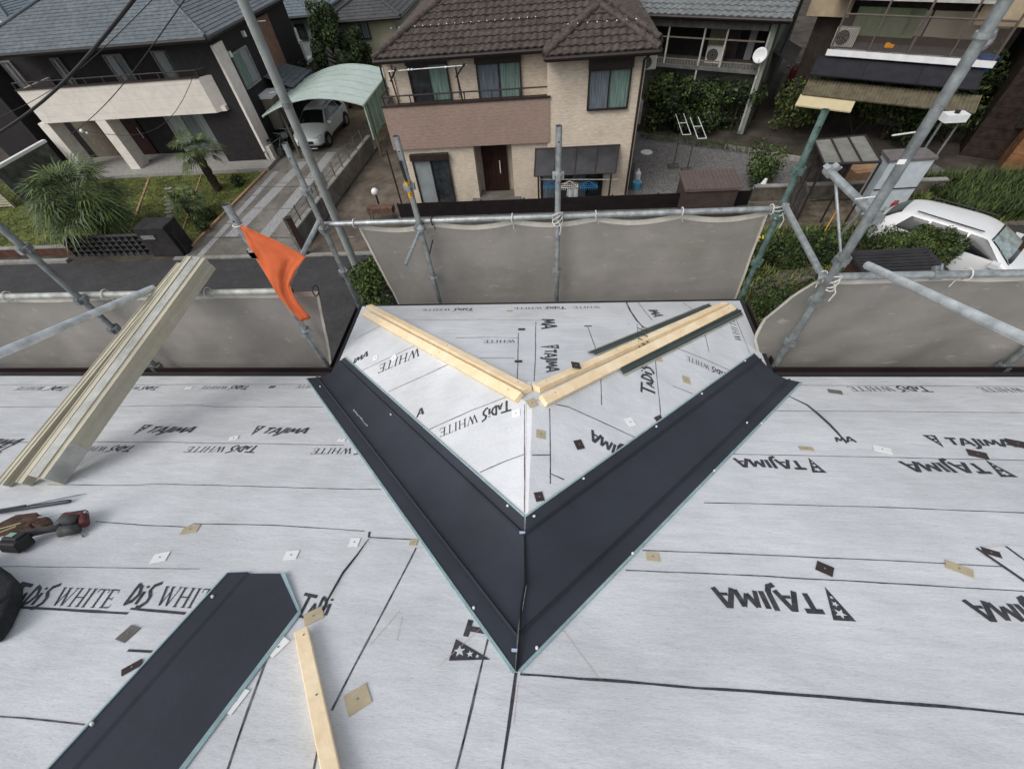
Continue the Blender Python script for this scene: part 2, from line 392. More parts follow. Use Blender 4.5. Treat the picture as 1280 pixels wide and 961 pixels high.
def hip_roof(parent, x0, x1, y0, y1, z, pitch, m, row=.3, wave=.28, amp=.035, ridge=None, rr=.11, fascia=DARKF, name='roof', sides='FLR', gut=True, maxd=None, ridge_step=.3):
    """hipped roof over a rectangle of eaves at height z"""
    mb = MB(); hw = min((y1 - y0), (x1 - x0)) / 2; c = 1 / math.sqrt(1 + pitch * pitch); L = hw / c
    if y1 - y0 <= x1 - x0: r0 = Vector((x0 + hw, (y0 + y1) / 2, z + hw * pitch)); r1 = Vector((x1 - hw, (y0 + y1) / 2, z + hw * pitch))
    else: r0 = Vector(((x0 + x1) / 2, y0 + hw, z + hw * pitch)); r1 = Vector(((x0 + x1) / 2, y1 - hw, z + hw * pitch))
    tile_plane(mb, (x0, y0, z), (x1, y0, z), (0, c, c * pitch), L, c, c, row, wave, amp)
    tile_plane(mb, (x1, y0, z), (x1, y1, z), (-c, 0, c * pitch), L, c, c, row, wave, amp)
    tile_plane(mb, (x0, y1, z), (x0, y0, z), (c, 0, c * pitch), L, c, c, row, wave, amp)
    mb.poly([(x1, y1, z), (x0, y1, z), (r0.x, r0.y if y1 - y0 <= x1 - x0 else r1.y, r0.z), (r1.x, r1.y, r1.z)] if y1 - y0 <= x1 - x0 else [(x1, y1, z), (x0, y1, z), tuple(r1)])
    ro = mb.build(name, m, parent)
    rm = MB(); rnd = random.Random(3)
    def cover(a, b):
        a, b = Vector(a) + V(0, 0, .04), Vector(b) + V(0, 0, .04); n = int((b - a).length / ridge_step)
        for i in range(n):
            p = a.lerp(b, i / n); q = a.lerp(b, (i + 1.12) / n)
            rm.tube([p, q], [rr, rr * .86], 12)
    q0, q1 = (r0, r1)
    cover((x0, y0, z), q0); cover((x1, y0, z), q1 if y1 - y0 <= x1 - x0 else q0)
    cover((x0, y1, z), q0 if y1 - y0 <= x1 - x0 else q1); cover((x1, y1, z), q1); cover(q0, q1)
    smooth_by_angle(rm.build('ridge_tile', ridge or m, ro))
    fm = MB(); t = .16
    fm.box(x0 + .02, x1 - .02, y0 + .02, y1 - .02, z - t, z - .01)
    fm.build('soffit', fascia, parent)
    if gut:
        gm = MB(); gm.tube([(x0 - .02, y0 - .05, z - .05), (x1 + .02, y0 - .05, z - .05)], .055, 8)
        gm.tube([(x1 + .05, y0 - .02, z - .05), (x1 + .05, y1, z - .05)], .055, 8)
        gm.build('gutter', fascia, parent)
    return ro

# =================================================================== 1. BROWN-ROOFED CREAM HOUSE (middle)
CREAM = lined(mat("cream_siding", (0.70, 0.60, 0.485), 0.85, 0.09, 5, 0.35, 30, stretch=(1, 1, 5), dirt=0.16), 'Z', .11, .25, .90, .12, .006)
BALC = lined(mat("brown_siding", (0.345, 0.25, 0.205), 0.85, 0.10, 5, 0.35, 30, stretch=(1, 1, 5), dirt=0.08), 'Z', .11, .25, .88, .12, .006)
TILEB = mat("brown_tile", (0.088, 0.070, 0.062), 0.75, 0.25, 6, 0.2, 40, dirt=0.2)
YF, YU = 16.85, 17.85
h = thing('cream_house', 'cream two-storey house with brown wavy tile roof, brown balcony band and dark window frames', 'house', (-1.5, 17, G))
x0 = ay(478, 85, YU).x; x1 = ay(806, 90, YF).x; xm = ay(684, 90, YF).x
ze = ay(472, 72, YU).z; zf = ay(800, 63, YF).z
x0f = ay(486, 190, YF + .12).x
mb = MB()
xdoor0, xdoor1 = ay(593, 200, YF).x, ay(640, 200, YF).x
zbb = ay(590, 182, YF).z; zbt = ay(590, 127, YF).z
mb.box(x0, xm, YU, 25, G, ze)
mb.box(xm, x1, YF, 25.2, G, ze - .02)
mb.box(x0 + .02, xdoor0, YF + .12, YU, G, zbb - .02)
mb.box(xdoor1, xm, YF + .12, YU, G, zbb - .02)
mb.build('wall', CREAM, h)
# balcony
bx0, bx1 = ay(476, 127, YF).x, ay(687, 124, YF).x
mb = MB(); mb.box(bx0, bx1, YF - .04, YF + .10, zbb, zbt); mb.box(bx0, bx0 + .13, YF + .102, YU - .002, zbb, zbt)
mb.box(bx0 + .13, bx1, YF + .102, YU - .002, zbb, zbb + .18)
bal = mb.build('balcony', BALC, h)
mb = MB(); mb.box(bx0 - .03, bx1 + .03, YF - .08, YF + .14, zbt, zbt + .05)
mb.box(bx0 - .03, bx0 + .15, YF + .142, YU, zbt, zbt + .05)
mb.build('coping', DARKF, bal)
mb = MB(); zr = zbt + .30
mb.tube([(bx0 + .1, YF + .03, zr), (bx1 - .05, YF + .03, zr)], .025, 8)
mb.tube([(bx0 + .05, YF + .03, zr), (bx0 + .05, YU, zr)], .025, 8)
n = 6
for i in range(n + 1):
    x = bx0 + .1 + (bx1 - bx0 - .15) * i / n; mb.box(x - .015, x + .015, YF + .0, YF + .05, zbt + .05, zr)
mb.build('railing', DARKF, bal)
# laundry arms on the balcony
for px in (496, 577):
    p = ay(px, 118, YF + .05); mb = MB()
    mb.tube([(p.x, YF + .06, zbt + .05), (p.x - .08, YF + .06, zbt + 1.0)], .03, 8)
    mb.tube([(p.x - .1, YF + .05, zbt + .75), (p.x + .28, YF - .35, zbt + 1.15)], .028, 8)
    mb.ball((p.x + .28, YF - .35, zbt + 1.18), .055, 6)
    mb.build('laundry_arm', DARKF, bal)
    c = MB(); c.box(p.x - .34, p.x - .26, YU - .06, YU - .003, zbt - .1, ay(px, 80, YU).z); c.build('cable_cover', CREAM, h)
pl = thing('laundry_pole', 'thin steel laundry pole across the two arms above the brown balcony', 'laundry pole', (ay(490, 90, YF).x, YF - .30, zbt + 1.19))
mb = MB(); mb.tube([(ay(489, 91, YF).x, YF - .25, zbt + 1.10), (ay(586, 88, YF).x, YF - .25, zbt + 1.12)], .016, 8)
mb.build('rod', mat("steel_rod", (0.6, 0.6, 0.6), .3, metal=.7), pl)
for px in (514, 518, 560): MB().ball((ay(px, 90, YF).x, YF - .25, zbt + 1.11), .035, 5).build('clip', WHITE, pl)
# upper windows
win_px(h, (505.5, 68), (566, 125), YU, panes=[GLASS, CURTG], shutter=.28)
win_px(h, (593, 66), (653, 124), YU, panes=[CURT, CURTG], shutter=.28)
win_px(h, (737, 71), (784, 134.5), YF, panes=[CURT, CURTG], shutter=.32)
# lower window and door
win_px(h, (513, 192), (570.5, 252), YF + .12, panes=[FROST, GLASS], shutter=.22)
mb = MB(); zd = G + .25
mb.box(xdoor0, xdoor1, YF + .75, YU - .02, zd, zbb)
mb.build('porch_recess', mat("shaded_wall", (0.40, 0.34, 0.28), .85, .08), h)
d0, d1 = ay(603, 200, YF + .7).x, ay(634, 200, YF + .7).x
mb = MB(); mb.box(d0, d1, YF + .66, YF + .745, zd, zbb - .05)
door = mb.build('door', lined(mat("door_brown", (0.030, 0.014, 0.010), .4, .2, 3), 'X', .16, .5, .4, .12), h)
mb = MB(); mb.tube([(d1 - .3, YF + .60, zd + .75), (d1 - .3, YF + .60, zd + 1.25)], .02, 8); mb.build('handle', WHITE, door)
mb = MB(); mb.box(d0 - .5, d1 + .5, YF - .35, YF + .74, G, zd - .01); mb.build('doorstep', CONC, h)
# terrace: glass doors, canopy
tx0, tx1 = ay(672, 215, YF).x, ay(767, 215, YF).x; tz1 = ay(700, 186, YF).z; tz0 = G + .15
window(h, (tx0 + .1, YF, tz0), UX, UZ, -UY, tx1 - tx0 - .5, tz1 - tz0 - .25, cols=4, panes=[CURT, GLASS], bar=.07)
mb = MB(); ca = V(tx0 - .05, YF - .01, tz1 + .05); cb = V(tx1 + .1, YF - .01, tz1 + .05)
fz = -.62; fy = -.85
mb.slab([ca, ca + V(-.05, fy, fz), cb + V(-.15, fy, fz), cb], (0, -1, 1.3), .03)
can = mb.build('canopy', mat("smoked_canopy", (0.035, 0.035, 0.038), .25, .2, 2, spec=.6), h)
mb = MB()
for t in (0, .25, .5, .75, 1):
    p = ca.lerp(cb, t); mb.tube([p + V(0, 0, .02), p + V(-.05 - .1 * t, fy, fz + .02)], .022, 6)
mb.tube([ca + V(-.05, fy, fz), cb + V(-.15, fy, fz)], .03, 6); mb.tube([ca, cb], .03, 6)
mb.tube([cb + V(-.3, fy, fz), (tx1 - .2, YF + fy, G)], .035, 6)
mb.tube([ca + V(.1, fy, fz), (tx0 + .05, YF + fy, G)], .035, 6)
mb.build('canopy_frame', DARKF, can)
# hung washing: pole + hangers
ly = YF + fy + .1; lz = az(720, 224, 0).z
p0 = ay(672, 224, ly); p1 = ay(773, 224, ly)
wp = thing('washing_pole', 'pale washing pole under the smoked canopy of the cream house', 'laundry pole', p0)
MB().tube([p0, p1], .018, 8).build('rod', mat("bamboo_rod", (0.45, .44, .36), .5), wp)
def hanger(px, m, label, cloth=None):
    p = ay(px, 226, ly); t = thing('clothes_hanger', label, 'clothes hanger', p, 'peg hangers on the washing pole')
    mb = MB(); w_ = .32
    for s in (-1, 1):
        mb.tube([p + V(0, 0, 0), p + V(s * w_, -.12, -.16)], .009, 5); mb.tube([p, p + V(s * w_, .12, -.16)], .009, 5)
        mb.tube([p + V(s * w_, -.15, -.17), p + V(s * w_, .15, -.17)], .016, 5); mb.tube([p + V(-w_, s * .15, -.17), p + V(w_, s * .15, -.17)], .016, 5)
    for k in range(9):
        x = -w_ + 2 * w_ * k / 8; mb.tube([p + V(x, -.15, -.17), p + V(x, -.15, -.27)], .012, 5); mb.tube([p + V(x, .15, -.17), p + V(x, .15, -.27)], .012, 5)
    mb.tube([p + V(-w_, 0, -.17), p + V(w_, 0, -.17)], .014, 5)
    mb.build('hanger_frame', m, t)
    if cloth:
        c = thing('hanging_towel', cloth, 'towel', p + V(.1, -.15, -.3)); mb = MB()
        for j in range(6):
            a = p + V(-.1 + j * .07, -.17 + .02 * math.sin(j * 2), -.22); b2 = p + V(-.1 + (j + 1) * .07, -.17 + .02 * math.sin(j * 2 + 2), -.22)
            mb.slab([a, b2, b2 + V(0, 0, -.6), a + V(0, 0, -.6)], (0, -1, 0), .006)
        mb.build('cloth', mat("towel_grey", (.42, .41, .42), .95), c)
BLUEP = mat("blue_plastic", (0.03, 0.17, 0.33), .4); WHP = mat("cream_plastic", (.62, .60, .52), .5)
hanger(690, BLUEP, 'blue peg hanger at the left end of the washing pole')
hanger(712, WHP, 'cream peg hanger crowded with pegs in the middle of the washing pole', 'grey towel hanging from the cream peg hanger under the canopy')
hanger(736, BLUEP, 'blue peg hanger to the right of the cream one on the washing pole')
# roof
ev0 = ay(463, 60, YU - .7); ev1 = ay(826, 50, YU - .7)
zE = ze + .10
hip_roof(h, ay(463, 62, 17.2).x, ay(824, 58, 17.2).x, 17.2, 26.2, zE, .46, TILEB, row=.31, wave=.25, amp=.038, rr=.10)
wx0, wx1 = ay(680, 60, 16.25).x, ay(826, 53, 16.25).x
hip_roof(h, wx0, wx1, 16.25, 21.5, zE - .02, .46, TILEB, row=.31, wave=.25, amp=.038, rr=.10, name='bay_roof')
# snow stops: little silver hooks
mb = MB(); rnd = random.Random(1)
for px in range(490, 674, 10):
    q = 17.2 + 1.05; p = ay(px, 40, q); mb.ball((p.x, q, zE + .46 * 1.05 + .11), .022, 4)
for px in range(710, 800, 12):
    q = 16.25 + .95; p = ay(px, 35, q); mb.ball((p.x, q, zE + .46 * .95 + .11), .022, 4)
tag(mb.build('snow_stop', mat("silver", (.7, .7, .7), .3, metal=.6), h), kind='stuff')
# downpipe right, left
px_ = ay(808, 62, YF - .06).x - .02
MB().tube([(px_ + .15, 16.3, zE - .1), (px_, YF - .07, ze - .3), (px_, YF - .07, G)], .04, 8).build('downpipe', DARKF, h)
MB().tube([(x0 - .05, YU - .06, ze), (x0 - .05, YU - .06, zbt)], .035, 8).build('downpipe', DARKF, h)
MB().tube([(x0f - .05, YF + .05, zbb), (x0f - .05, YF + .05, G)], .035, 8).build('downpipe', DARKF, h)
# side boxes / meter
mb = MB(); mb.box(x1, x1 + .35, 18.2, 18.9, ay(830, 145, 18).z - .3, ay(830, 128, 18).z); mb.build('meter_box', KERB, h)
mb = MB(); mb.box(x1, x1 + .3, 17.6, 18.6, G, G + 1.1); mb.build('utility_cabinet', mat("dk_grey", (.08, .08, .08), .5), h)

def ac_unit(name, c, w_, hgt, d, rz, label, group='air conditioner outdoor units'):
    t = thing(name, label, 'air conditioner', c, group); t.location = Vector(c)
    o = Vector(c); mb = MB(); mb.box(o.x - w_ / 2, o.x + w_ / 2, o.y - d / 2, o.y + d / 2, o.z, o.z + hgt)
    bevel(mb.build('casing', mat("ac_cream", (.50, .49, .44), .5, .06), t), .02)
    fm = MB(); cx = o.x - w_ * .12; R = hgt * .4
    for r in (R, R * .75, R * .5, R * .25):
        pts = [V(cx + r * math.cos(a), o.y - d / 2 - .012, o.z + hgt / 2 + r * math.sin(a)) for a in [k * math.pi / 10 for k in range(21)]]
        fm.tube(pts, .008, 4, cap=False)
    fm.build('fan_grille', mat("ac_grille", (.3, .3, .28), .5), t)
    f2 = MB(); f2.add([V(cx + R * .96 * math.cos(a), o.y - d / 2 - .004, o.z + hgt / 2 + R * .96 * math.sin(a)) for a in [k * math.pi / 12 for k in range(24)]], [tuple(range(24))[::-1]])
    f2.build('fan', DARKG, t)
    t.rotation_euler.z = rz
    return t
acp = ay(815, 68, 18.5)
ac_unit('wall_air_conditioner', V(x1 + .32, 18.3, acp.z - .35), .55, .42, .28, 0, 'white air conditioner unit high on the right side of the cream house')

# =================================================================== 2. CHARCOAL HOUSE (left)
CHAR = lined(mat("charcoal_siding", (0.020, 0.018, 0.020), 0.7, 0.15, 4, 0.1, 20), 'Z', .2, .15, .8, .05, .004)
CRM2 = lined(mat("pale_panel", (0.74, 0.69, 0.63), 0.85, 0.05, 3, 0.15, 40, dirt=0.06), 'Z', .46, .2, .8, .03, .004)
SLATE = mat("grey_slate", (0.135, 0.158, 0.172), 0.8, 0.16, 5, 0.2, 40, dirt=0.15)
h2 = thing('charcoal_house', 'charcoal two-storey house with grey slate roof, pale balcony band and pale porch columns', 'house', (-20, 21.9, G))
YC = 21.65; XE = -14.75; zev = -3.75
mb = MB()
mb.box(-27.0, -16.9, 23.5, 30, G, zev)
mb.box(-16.898, XE, 21.95, 30.01, G, zev + .003)
mb.box(-29.5, -27.002, 22.3, 30, G, zev - .003)
mb.build('wall', CHAR, h2)
cb0, cb1 = ay(56, 153, YC).x, ay(286, 140, YC).x; cz0 = -6.5; cz1 = -5.12
mb = MB(); mb.box(cb0, cb1 - .55, YC - .08, YC + .10, cz0, cz1)
# chamfered east end
mb.slab([V(cb1 - .55, YC - .08, cz1), V(cb1 - .55, YC - .08, cz0), V(cb1, YC + .40, cz0), V(cb1, YC + .40, cz1)], (1, -1, 0), .14)
mb.box(cb0, cb1 - .12, YC + .102, 23.49, cz0, cz0 + .2); mb.box(cb0, cb0 + .15, YC + .102, 23.49, cz0 + .2, cz1)
bal2 = mb.build('balcony', CRM2, h2)
mb = MB(); mb.box(cb0 - .02, cb1 - .55, YC - .12, YC + .13, cz1, cz1 + .04); mb.tube([(cb0, YC, cz1 + .28), (cb1 - .55, YC, cz1 + .28), (cb1 - .08, YC + .4, cz1 + .28), (cb1 - .08, YC + .9, cz1 + .28)], .025, 8)
for i in range(11):
    x = cb0 + (cb1 - .55 - cb0) * i / 10; mb.box(x - .02, x + .02, YC - .02, YC + .02, cz1 + .04, cz1 + .28)
mb.build('railing', mat("bronze_rail", (.07, .055, .05), .5), bal2)
for a, b in ((95, 122), (164, 194)):
    xa, xb = ay(a + 1, 210, YC).x, ay(b - 9, 205, YC).x
    mb = MB(); mb.box(xa, xa + .55, YC - .06, YC + .7, G + .0, cz0 - .002); mb.build('column', CRM2, h2)
for a, b in (((0, 76), (38, 106)), ((62, 72), (100, 106)), ((128, 68), (176, 104)), ((188, 63), (240, 98))):
    p, q = ay(*a, 23.5), ay(*b, 23.5)
    window(h2, (p.x, 23.5, cz0 + .35), UX, UZ, -UY, q.x - p.x, p.z - cz0 - .35, cols=2, panes=[CURTP, CURT], bar=.07, frame=KERB)
p, q = ay(238, 158, 23.5), ay(282, 196, 23.5)
window(h2, (-20.2, 23.5, G + .2), UX, UZ, -UY, 2.6, 2.1, cols=3, panes=[CURTP, CURT], bar=.07, frame=mat("beige_frame", (.36, .33, .29), .6))
mb = MB(); mb.box(-22.9, -21.9, 23.42, 23.497, G + .16, G + 2.3); dd = mb.build('door', mat("dark_door", (.035, .014, .012), .4, .2), h2)
MB().tube([(-22.05, 23.37, G + 1.0), (-22.05, 23.37, G + 1.5)], .02, 6).build('handle', WHITE, dd)
mb = MB(); mb.box(-25.6, -24.2, 23.40, 23.496, G + .16, G + 2.2); mb.build('screen', mat("slat_screen", (.16, .14, .11), .7), h2)
# east face: pale strip with window, upper window, porch roof, bay
mb = MB(); mb.box(XE + .001, XE + .12, 21.93, 22.75, G, zev - .35); mb.build('pale_strip', CRM2, h2)
window(h2, (XE + .01, 23.0, -6.05), UY, UZ, UX, 1.5, 1.4, cols=2, panes=[CURTG, FROST], bar=.07, frame=KERB)
mb = MB(); tile_plane(mb, (XE + 1.3, 24.9, -6.6), (XE + 1.3, 27.8, -6.6), (-1, 0, .42), 1.5, .0, .35, row=.25, wave=0)
mb.box(XE, XE + 1.28, 24.95, 27.7, -6.75, -6.64)
mb.build('porch_roof', SLATE, h2)
mb = MB(); mb.box(XE, XE + .55, 23.8, 24.7, G + .9, G + 2.3); mb.build('bay_box', mat("bay_beige", (.20, .185, .15), .7, dirt=.2), h2)
mb = MB(); mb.box(XE, XE + .6, 23.76, 24.74, G + 2.302, G + 2.5); mb.build('bay_cap', WHITE, h2)
mb = MB(); mb.box(XE + .002, XE + .1, 26.3, 27.6, -6.4, zev - .3); mb.build('wood_panel', mat("tan_panel", (.22, .13, .09), .7), h2)
for yy, zz in ((22.85, -4.75), (24.7, -4.4)): MB().box(XE + .002, XE + .14, yy, yy + .14, zz, zz + .22).build('wall_lamp', WHITE, h2)
hip_roof(h2, -24.6 - 1.2, XE + .62, 21.0, 31, zev + .1, .42, SLATE, row=.22, wave=0, rr=.07, fascia=mat("bronze_eave", (.03, .025, .025), .5), ridge_step=.5)

# =================================================================== 3. OTHER BACKGROUND HOUSES
def simple_house(name, label, x0, x1, y0, y1, z, wallm, roofm, pitch=.42, over=.6, row=.28, wave=0, amp=0, rr=.08, fascia=DARKF, gut=True):
    t = thing(name, label, 'house', ((x0 + x1) / 2, y0, G))
    mb = MB(); mb.box(x0, x1, y0, y1, G, z); mb.build('wall', wallm, t)
    hip_roof(t, x0 - over, x1 + over, y0 - over, y1 + over, z + .08, pitch, roofm, row=row, wave=wave, amp=amp, rr=rr, fascia=fascia, gut=gut)
    return t
WHW = mat("white_render", (.42, .44, .45), .85, .06, 3, dirt=.15)
BLUESL = mat("blue_slate", (.13, .165, .185), .75, .12, 5, dirt=.15)
# white house behind the pole
Yw = 33.5
a, b = ay(322, 24, Yw), ay(418, 22, Yw)
hw_ = simple_house('white_house', 'white house with blue-grey slate roof and laundry balcony behind the carport', -18.6, ay(400, 60, Yw).x + .1, Yw, 40, a.z, WHW, BLUESL, .4)
win_px(hw_, (333, 27), (352, 50), Yw, cols=1, panes=[GLASS])
p, q = ay(362, 30, Yw), ay(393, 72, Yw)
mb = MB(); mb.box(p.x, q.x, Yw - 1.2, Yw - .002, q.z - .05, q.z + .12)
for x in (p.x, q.x):
    mb.box(x - .05, x + .05, Yw - 1.25, Yw - 1.15, G, p.z)
mb.box(p.x, q.x, Yw - 1.22, Yw - 1.17, q.z + 1.0, q.z + 1.08)
bb = mb.build('balcony_frame', WHITE, hw_)
mb = MB(); mb.box(p.x + .1, q.x - .1, Yw - 1.19, Yw - 1.16, q.z + .12, q.z + 1.0); mb.build('smoked_panel', mat("smoke_panel", (.07, .075, .08), .4), bb)
mb = MB(); mb.tube([p + V(-.3, -1.3, -.6), V(q.x + .2, Yw - 1.3, p.z - .6)], .025, 6); mb.tube([p + V(-.3, -1.5, -.7), V(q.x + .2, Yw - 1.5, p.z - .7)], .025, 6); mb.build('laundry_rail', WHITE, bb)
win_px(hw_, (368, 30), (386, 48), Yw, cols=1, panes=[GLASS])
mb = MB(); z_ = ay(340, 52, Yw).z; mb.box(-18.6, p.x - .1, Yw - .9, Yw - .003, z_ - 1.9, z_); mb.build('bay_wall', WHW, hw_)
# cream/olive house behind the tree
Yo = 31.0
OLIVE = mat("olive_siding", (.30, .30, .22), .85, .06, 3, dirt=.15)
ho = simple_house('olive_house', 'pale olive house with dark grey roof and one curtained window, left of the cream house', ay(425, 40, Yo).x, ay(500, 60, Yo).x, Yo, 38, ay(480, 21, Yo).z, OLIVE,
                  mat("dk_slate", (.075, .078, .08), .8, .15, 5, dirt=.2), .4)
win_px(ho, (438, 22), (465, 48), Yo, panes=[CURTG, CURT], frame=DARKF, bar=.06)
win_px(ho, (446, 84), (474, 100), Yo, panes=[GLASS], frame=DARKF)
# far left small houses
hl = simple_house('blue_roof_house', 'low house with blue slate roof and white eave at the far left edge', -44, -31.5, 30, 40, ay(20, 25, 30).z, CHAR, BLUESL, .3, fascia=WHITE)
win_px(hl, (2, 30), (10, 45), 30, cols=1, panes=[GLASS])
hp = simple_house('peach_house', 'distant peach house with pinkish roof beyond the slate hip', -42, -33.5, 46, 54, -4.6, mat("peach", (.5, .38, .26), .85), mat("pink_roof", (.26, .15, .13), .8), .4)
win_px(hp, (44, 5), (54, 12), 46, cols=1, panes=[GLASS])

# teal-tiled house (right of the middle), turned clockwise
TEAL = mat("teal_tile", (.18, .195, .195), .6, .15, 6, .2, 30, dirt=.12)
LG = mat("pale_green_wall", (.26, .31, .25), .85, .08, 3, dirt=.2)
class Frame:
    """a wall plane turned by angle a about corner c; hit() gives the un-turned local point behind a photo pixel"""
    def __init__(s, c, a): s.c, s.a = Vector((c[0], c[1], G)), a; s.u = V(math.cos(a), -math.sin(a), 0); s.n = V(-math.sin(a), -math.cos(a), 0)
    def hit(s, x, y, off=0.0):
        p = onpl(x, y, s.n, s.n.dot(s.c) + off) - s.c
        return V(s.c.x + p.dot(s.u), s.c.y - p.dot(s.n), s.c.z + p.z)
    def world(s, p):
        d = Vector(p) - s.c; return s.c + s.u * d.x - s.n * d.y + V(0, 0, d.z)
FT = Frame(ag(928, 168), math.radians(27)); Yp = FT.c.y; Yt = Yp + 1.4
ht = thing('teal_roof_house', 'old two-storey house with grey-teal tile roof, dark veranda and pale green side wall', 'house', FT.c)
tz = FT.hit(905, 21, .5).z; txR = FT.c.x; txL = txR - 8.2
vz0, vz1 = FT.hit(900, 84).z, FT.hit(900, 36).z
mb = MB(); mb.box(txL, txR, Yt, Yt + 8, G, tz + .25); mb.box(txR - .25, txR, Yp + .05, Yt - .001, G, tz); mb.build('wall', LG, ht)
mb = MB(); tile_plane(mb, (txL - .5, Yp - .5, tz), (txR + .45, Yp - .5, tz), (0, 1, .42), 6.2, 0, 0, row=.30, wave=.30, amp=.05)
mb.slab([V(txL - .5, Yp - .48, tz - .03), V(txR + .45, Yp - .48, tz - .03), V(txR + .45, Yp + 5.1, tz + 2.32), V(txL - .5, Yp + 5.1, tz + 2.32)], (0, -.42, 1), .15, 1)
mb.quad(V(txL - .5, Yp + 5.1, tz + 2.4), V(txR + .45, Yp + 5.1, tz + 2.4), V(txR + .45, Yp + 10.6, tz), V(txL - .5, Yp + 10.6, tz), 0)
mb.poly([V(txR - .004, Yt, tz + .25), V(txR - .004, Yt + 8, tz + .25), V(txR - .004, Yp + 5.1, tz + 2.2)], 2)
mb.build('roof', [TEAL, DARKF, LG], ht)
MB().tube([(txL - .5, Yp - .56, tz - .03), (txR + .5, Yp - .56, tz - .03)], .06, 8).build('gutter', DARKF, ht)
mb = MB(); mb.box(txL, txR - .3, Yp, Yp + .08, vz1, tz - .14); mb.box(txL, txR - .2, Yp - .05, Yt - .002, vz0 - .15, vz0)
ver = mb.build('veranda', mat("veranda_grey", (.15, .155, .15), .8, .15, 4, dirt=.3), ht)
mb = MB(); mb.box(txL, txR - .3, Yt - .04, Yt - .004, vz0 + .002, tz - .2); mb.build('dark_glazing', DARKG, ht)
def vpanel(x0_, x1_, name, m):
    a_, b_ = FT.hit(x0_, 60, -1.33).x, FT.hit(x1_, 60, -1.33).x; MB().box(a_, b_, Yt - .10, Yt - .045, vz0, vz1 + .1).build(name, m, ht)
vpanel(884, 903, 'green_screen', mat("screen_green", (.20, .22, .14), .8)); vpanel(933, 942, 'pale_curtain', mat("pale_curt", (.30, .31, .30), .8)); vpanel(908, 922, 'brown_screen', DARKF)
for px in (833, 877, 905, 957):
    x = FT.hit(px, 60).x; MB().box(x - .035, x + .035, Yp - .03, Yp + .04, vz0 - (2.4 if px in (877, 957) else .1), vz1).build('veranda_post', mat("post_grey", (.40, .39, .37), .6), ver)
mb = MB(); mb.box(txL, txR - .3, Yp - .02, Yp + .01, vz0 + .95, vz0 + 1.0)
for k in range(60):
    x = txL + (txR - .3 - txL) * k / 59; mb.box(x - .012, x + .012, Yp - .01, Yp + .01, vz0, vz0 + .18)
mb.box(txL, txR - .3, Yp - .015, Yp + .012, vz0 + .18, vz0 + .22)
mb.build('railing', mat("baluster", (.18, .15, .12), .7), ver)
mb = MB(); mb.box(txL, txR - .3, Yp + .5, Yt - .003, G, vz0 - .2); mb.build('lower_wall', mat("low_wall", (.15, .15, .13), .9, dirt=.3), ht)
MB().tube([(txR + .06, Yp + .0, tz), (txR + .06, Yp + .0, G)], .05, 8).build('downpipe', DARKF, ht)
MB().tube([(txR + .5, Yp + 1.5, tz + .5), (txR + .06, Yp + 1.9, G)], .035, 8).build('downpipe', DARKF, ht)
window(ht, (txR + .002, Yt + .3, -5.2), UY, UZ, UX, 1.5, 1.5, cols=2, panes=[GLASS, CURT], frame=DARKF)
window(ht, (txR + .002, Yt + 3.0, -5.2), UY, UZ, UX, 1.2, 1.2, cols=2, panes=[FROST, CURT], frame=WHITE)
mb = MB(); mb.slab([V(txR + .01, Yt + .2, -6.1), V(txR + 1.0, Yt + .2, -6.5), V(txR + 1.0, Yt + 2.4, -6.5), V(txR + .01, Yt + 2.4, -6.1)], (.4, 0, 1), .08); mb.build('side_lean_to', mat("dark_lean_to", (.05, .045, .042), .7, .2, 3), ht)
ht.rotation_euler.z = -FT.a
p = FT.world(FT.hit(950, 69, .25))
dish = thing('satellite_dish', 'white satellite dish on the veranda corner of the teal-roofed house', 'satellite dish', p)
def dish_mesh(parent, p, R, d):
    mb = MB(); d = Vector(d).normalized(); u = d.orthogonal().normalized(); w_ = d.cross(u); vs_, fs_ = [p - d * R * .2], []
    for i in range(1, 5):
        for j in range(20):
            a = j * math.pi / 10; r = R * i / 4; vs_.append(p + (u * math.cos(a) + w_ * math.sin(a)) * r + d * (R * .2 * (i / 4) ** 2 - R * .2))
    for j in range(20): fs_.append((0, 1 + j, 1 + (j + 1) % 20))
    for i in range(3):
        for j in range(20): fs_.append((1 + i * 20 + j, 1 + (i + 1) * 20 + j, 1 + (i + 1) * 20 + (j + 1) % 20, 1 + i * 20 + (j + 1) % 20))
    mb.add(vs_, fs_); o = mb.build('reflector', WHITE, parent, smooth=True)
    o.modifiers.new("s", 'SOLIDIFY').thickness = .012
    MB().tube([p - d * R * .2 + V(0, 0, -R), p + d * R * .8 + V(0, 0, -R * .5)], .012, 6).build('feed_arm', STEEL2, parent)
    MB().tube([p - d * R * .3, p - d * R * .3 + V(0, .35, -.3)], .02, 6).build('mount', STEEL2, parent)
dish_mesh(dish, p, .27, (-.25, -1, .25))
ap = FT.hit(890, 84, -.6)
ac_unit('veranda_air_conditioner', FT.world(V(ap.x, Yp + .6, vz0)), .75, .6, .3, -FT.a, 'grey air conditioner unit standing on the dark veranda of the teal-roofed house')

# right-hand house with balcony and awnings, turned a little
hr = thing('awning_house', 'tan house with long balcony, black lean-to roof and ribbed awning at upper right', 'house', (15.5, 22, G))
YR = 23.0
def R_(x, y, Y=YR): return ay(x, y, Y)
TAN = mat("tan_render", (.42, .34, .23), .85, .08, 3, dirt=.15)
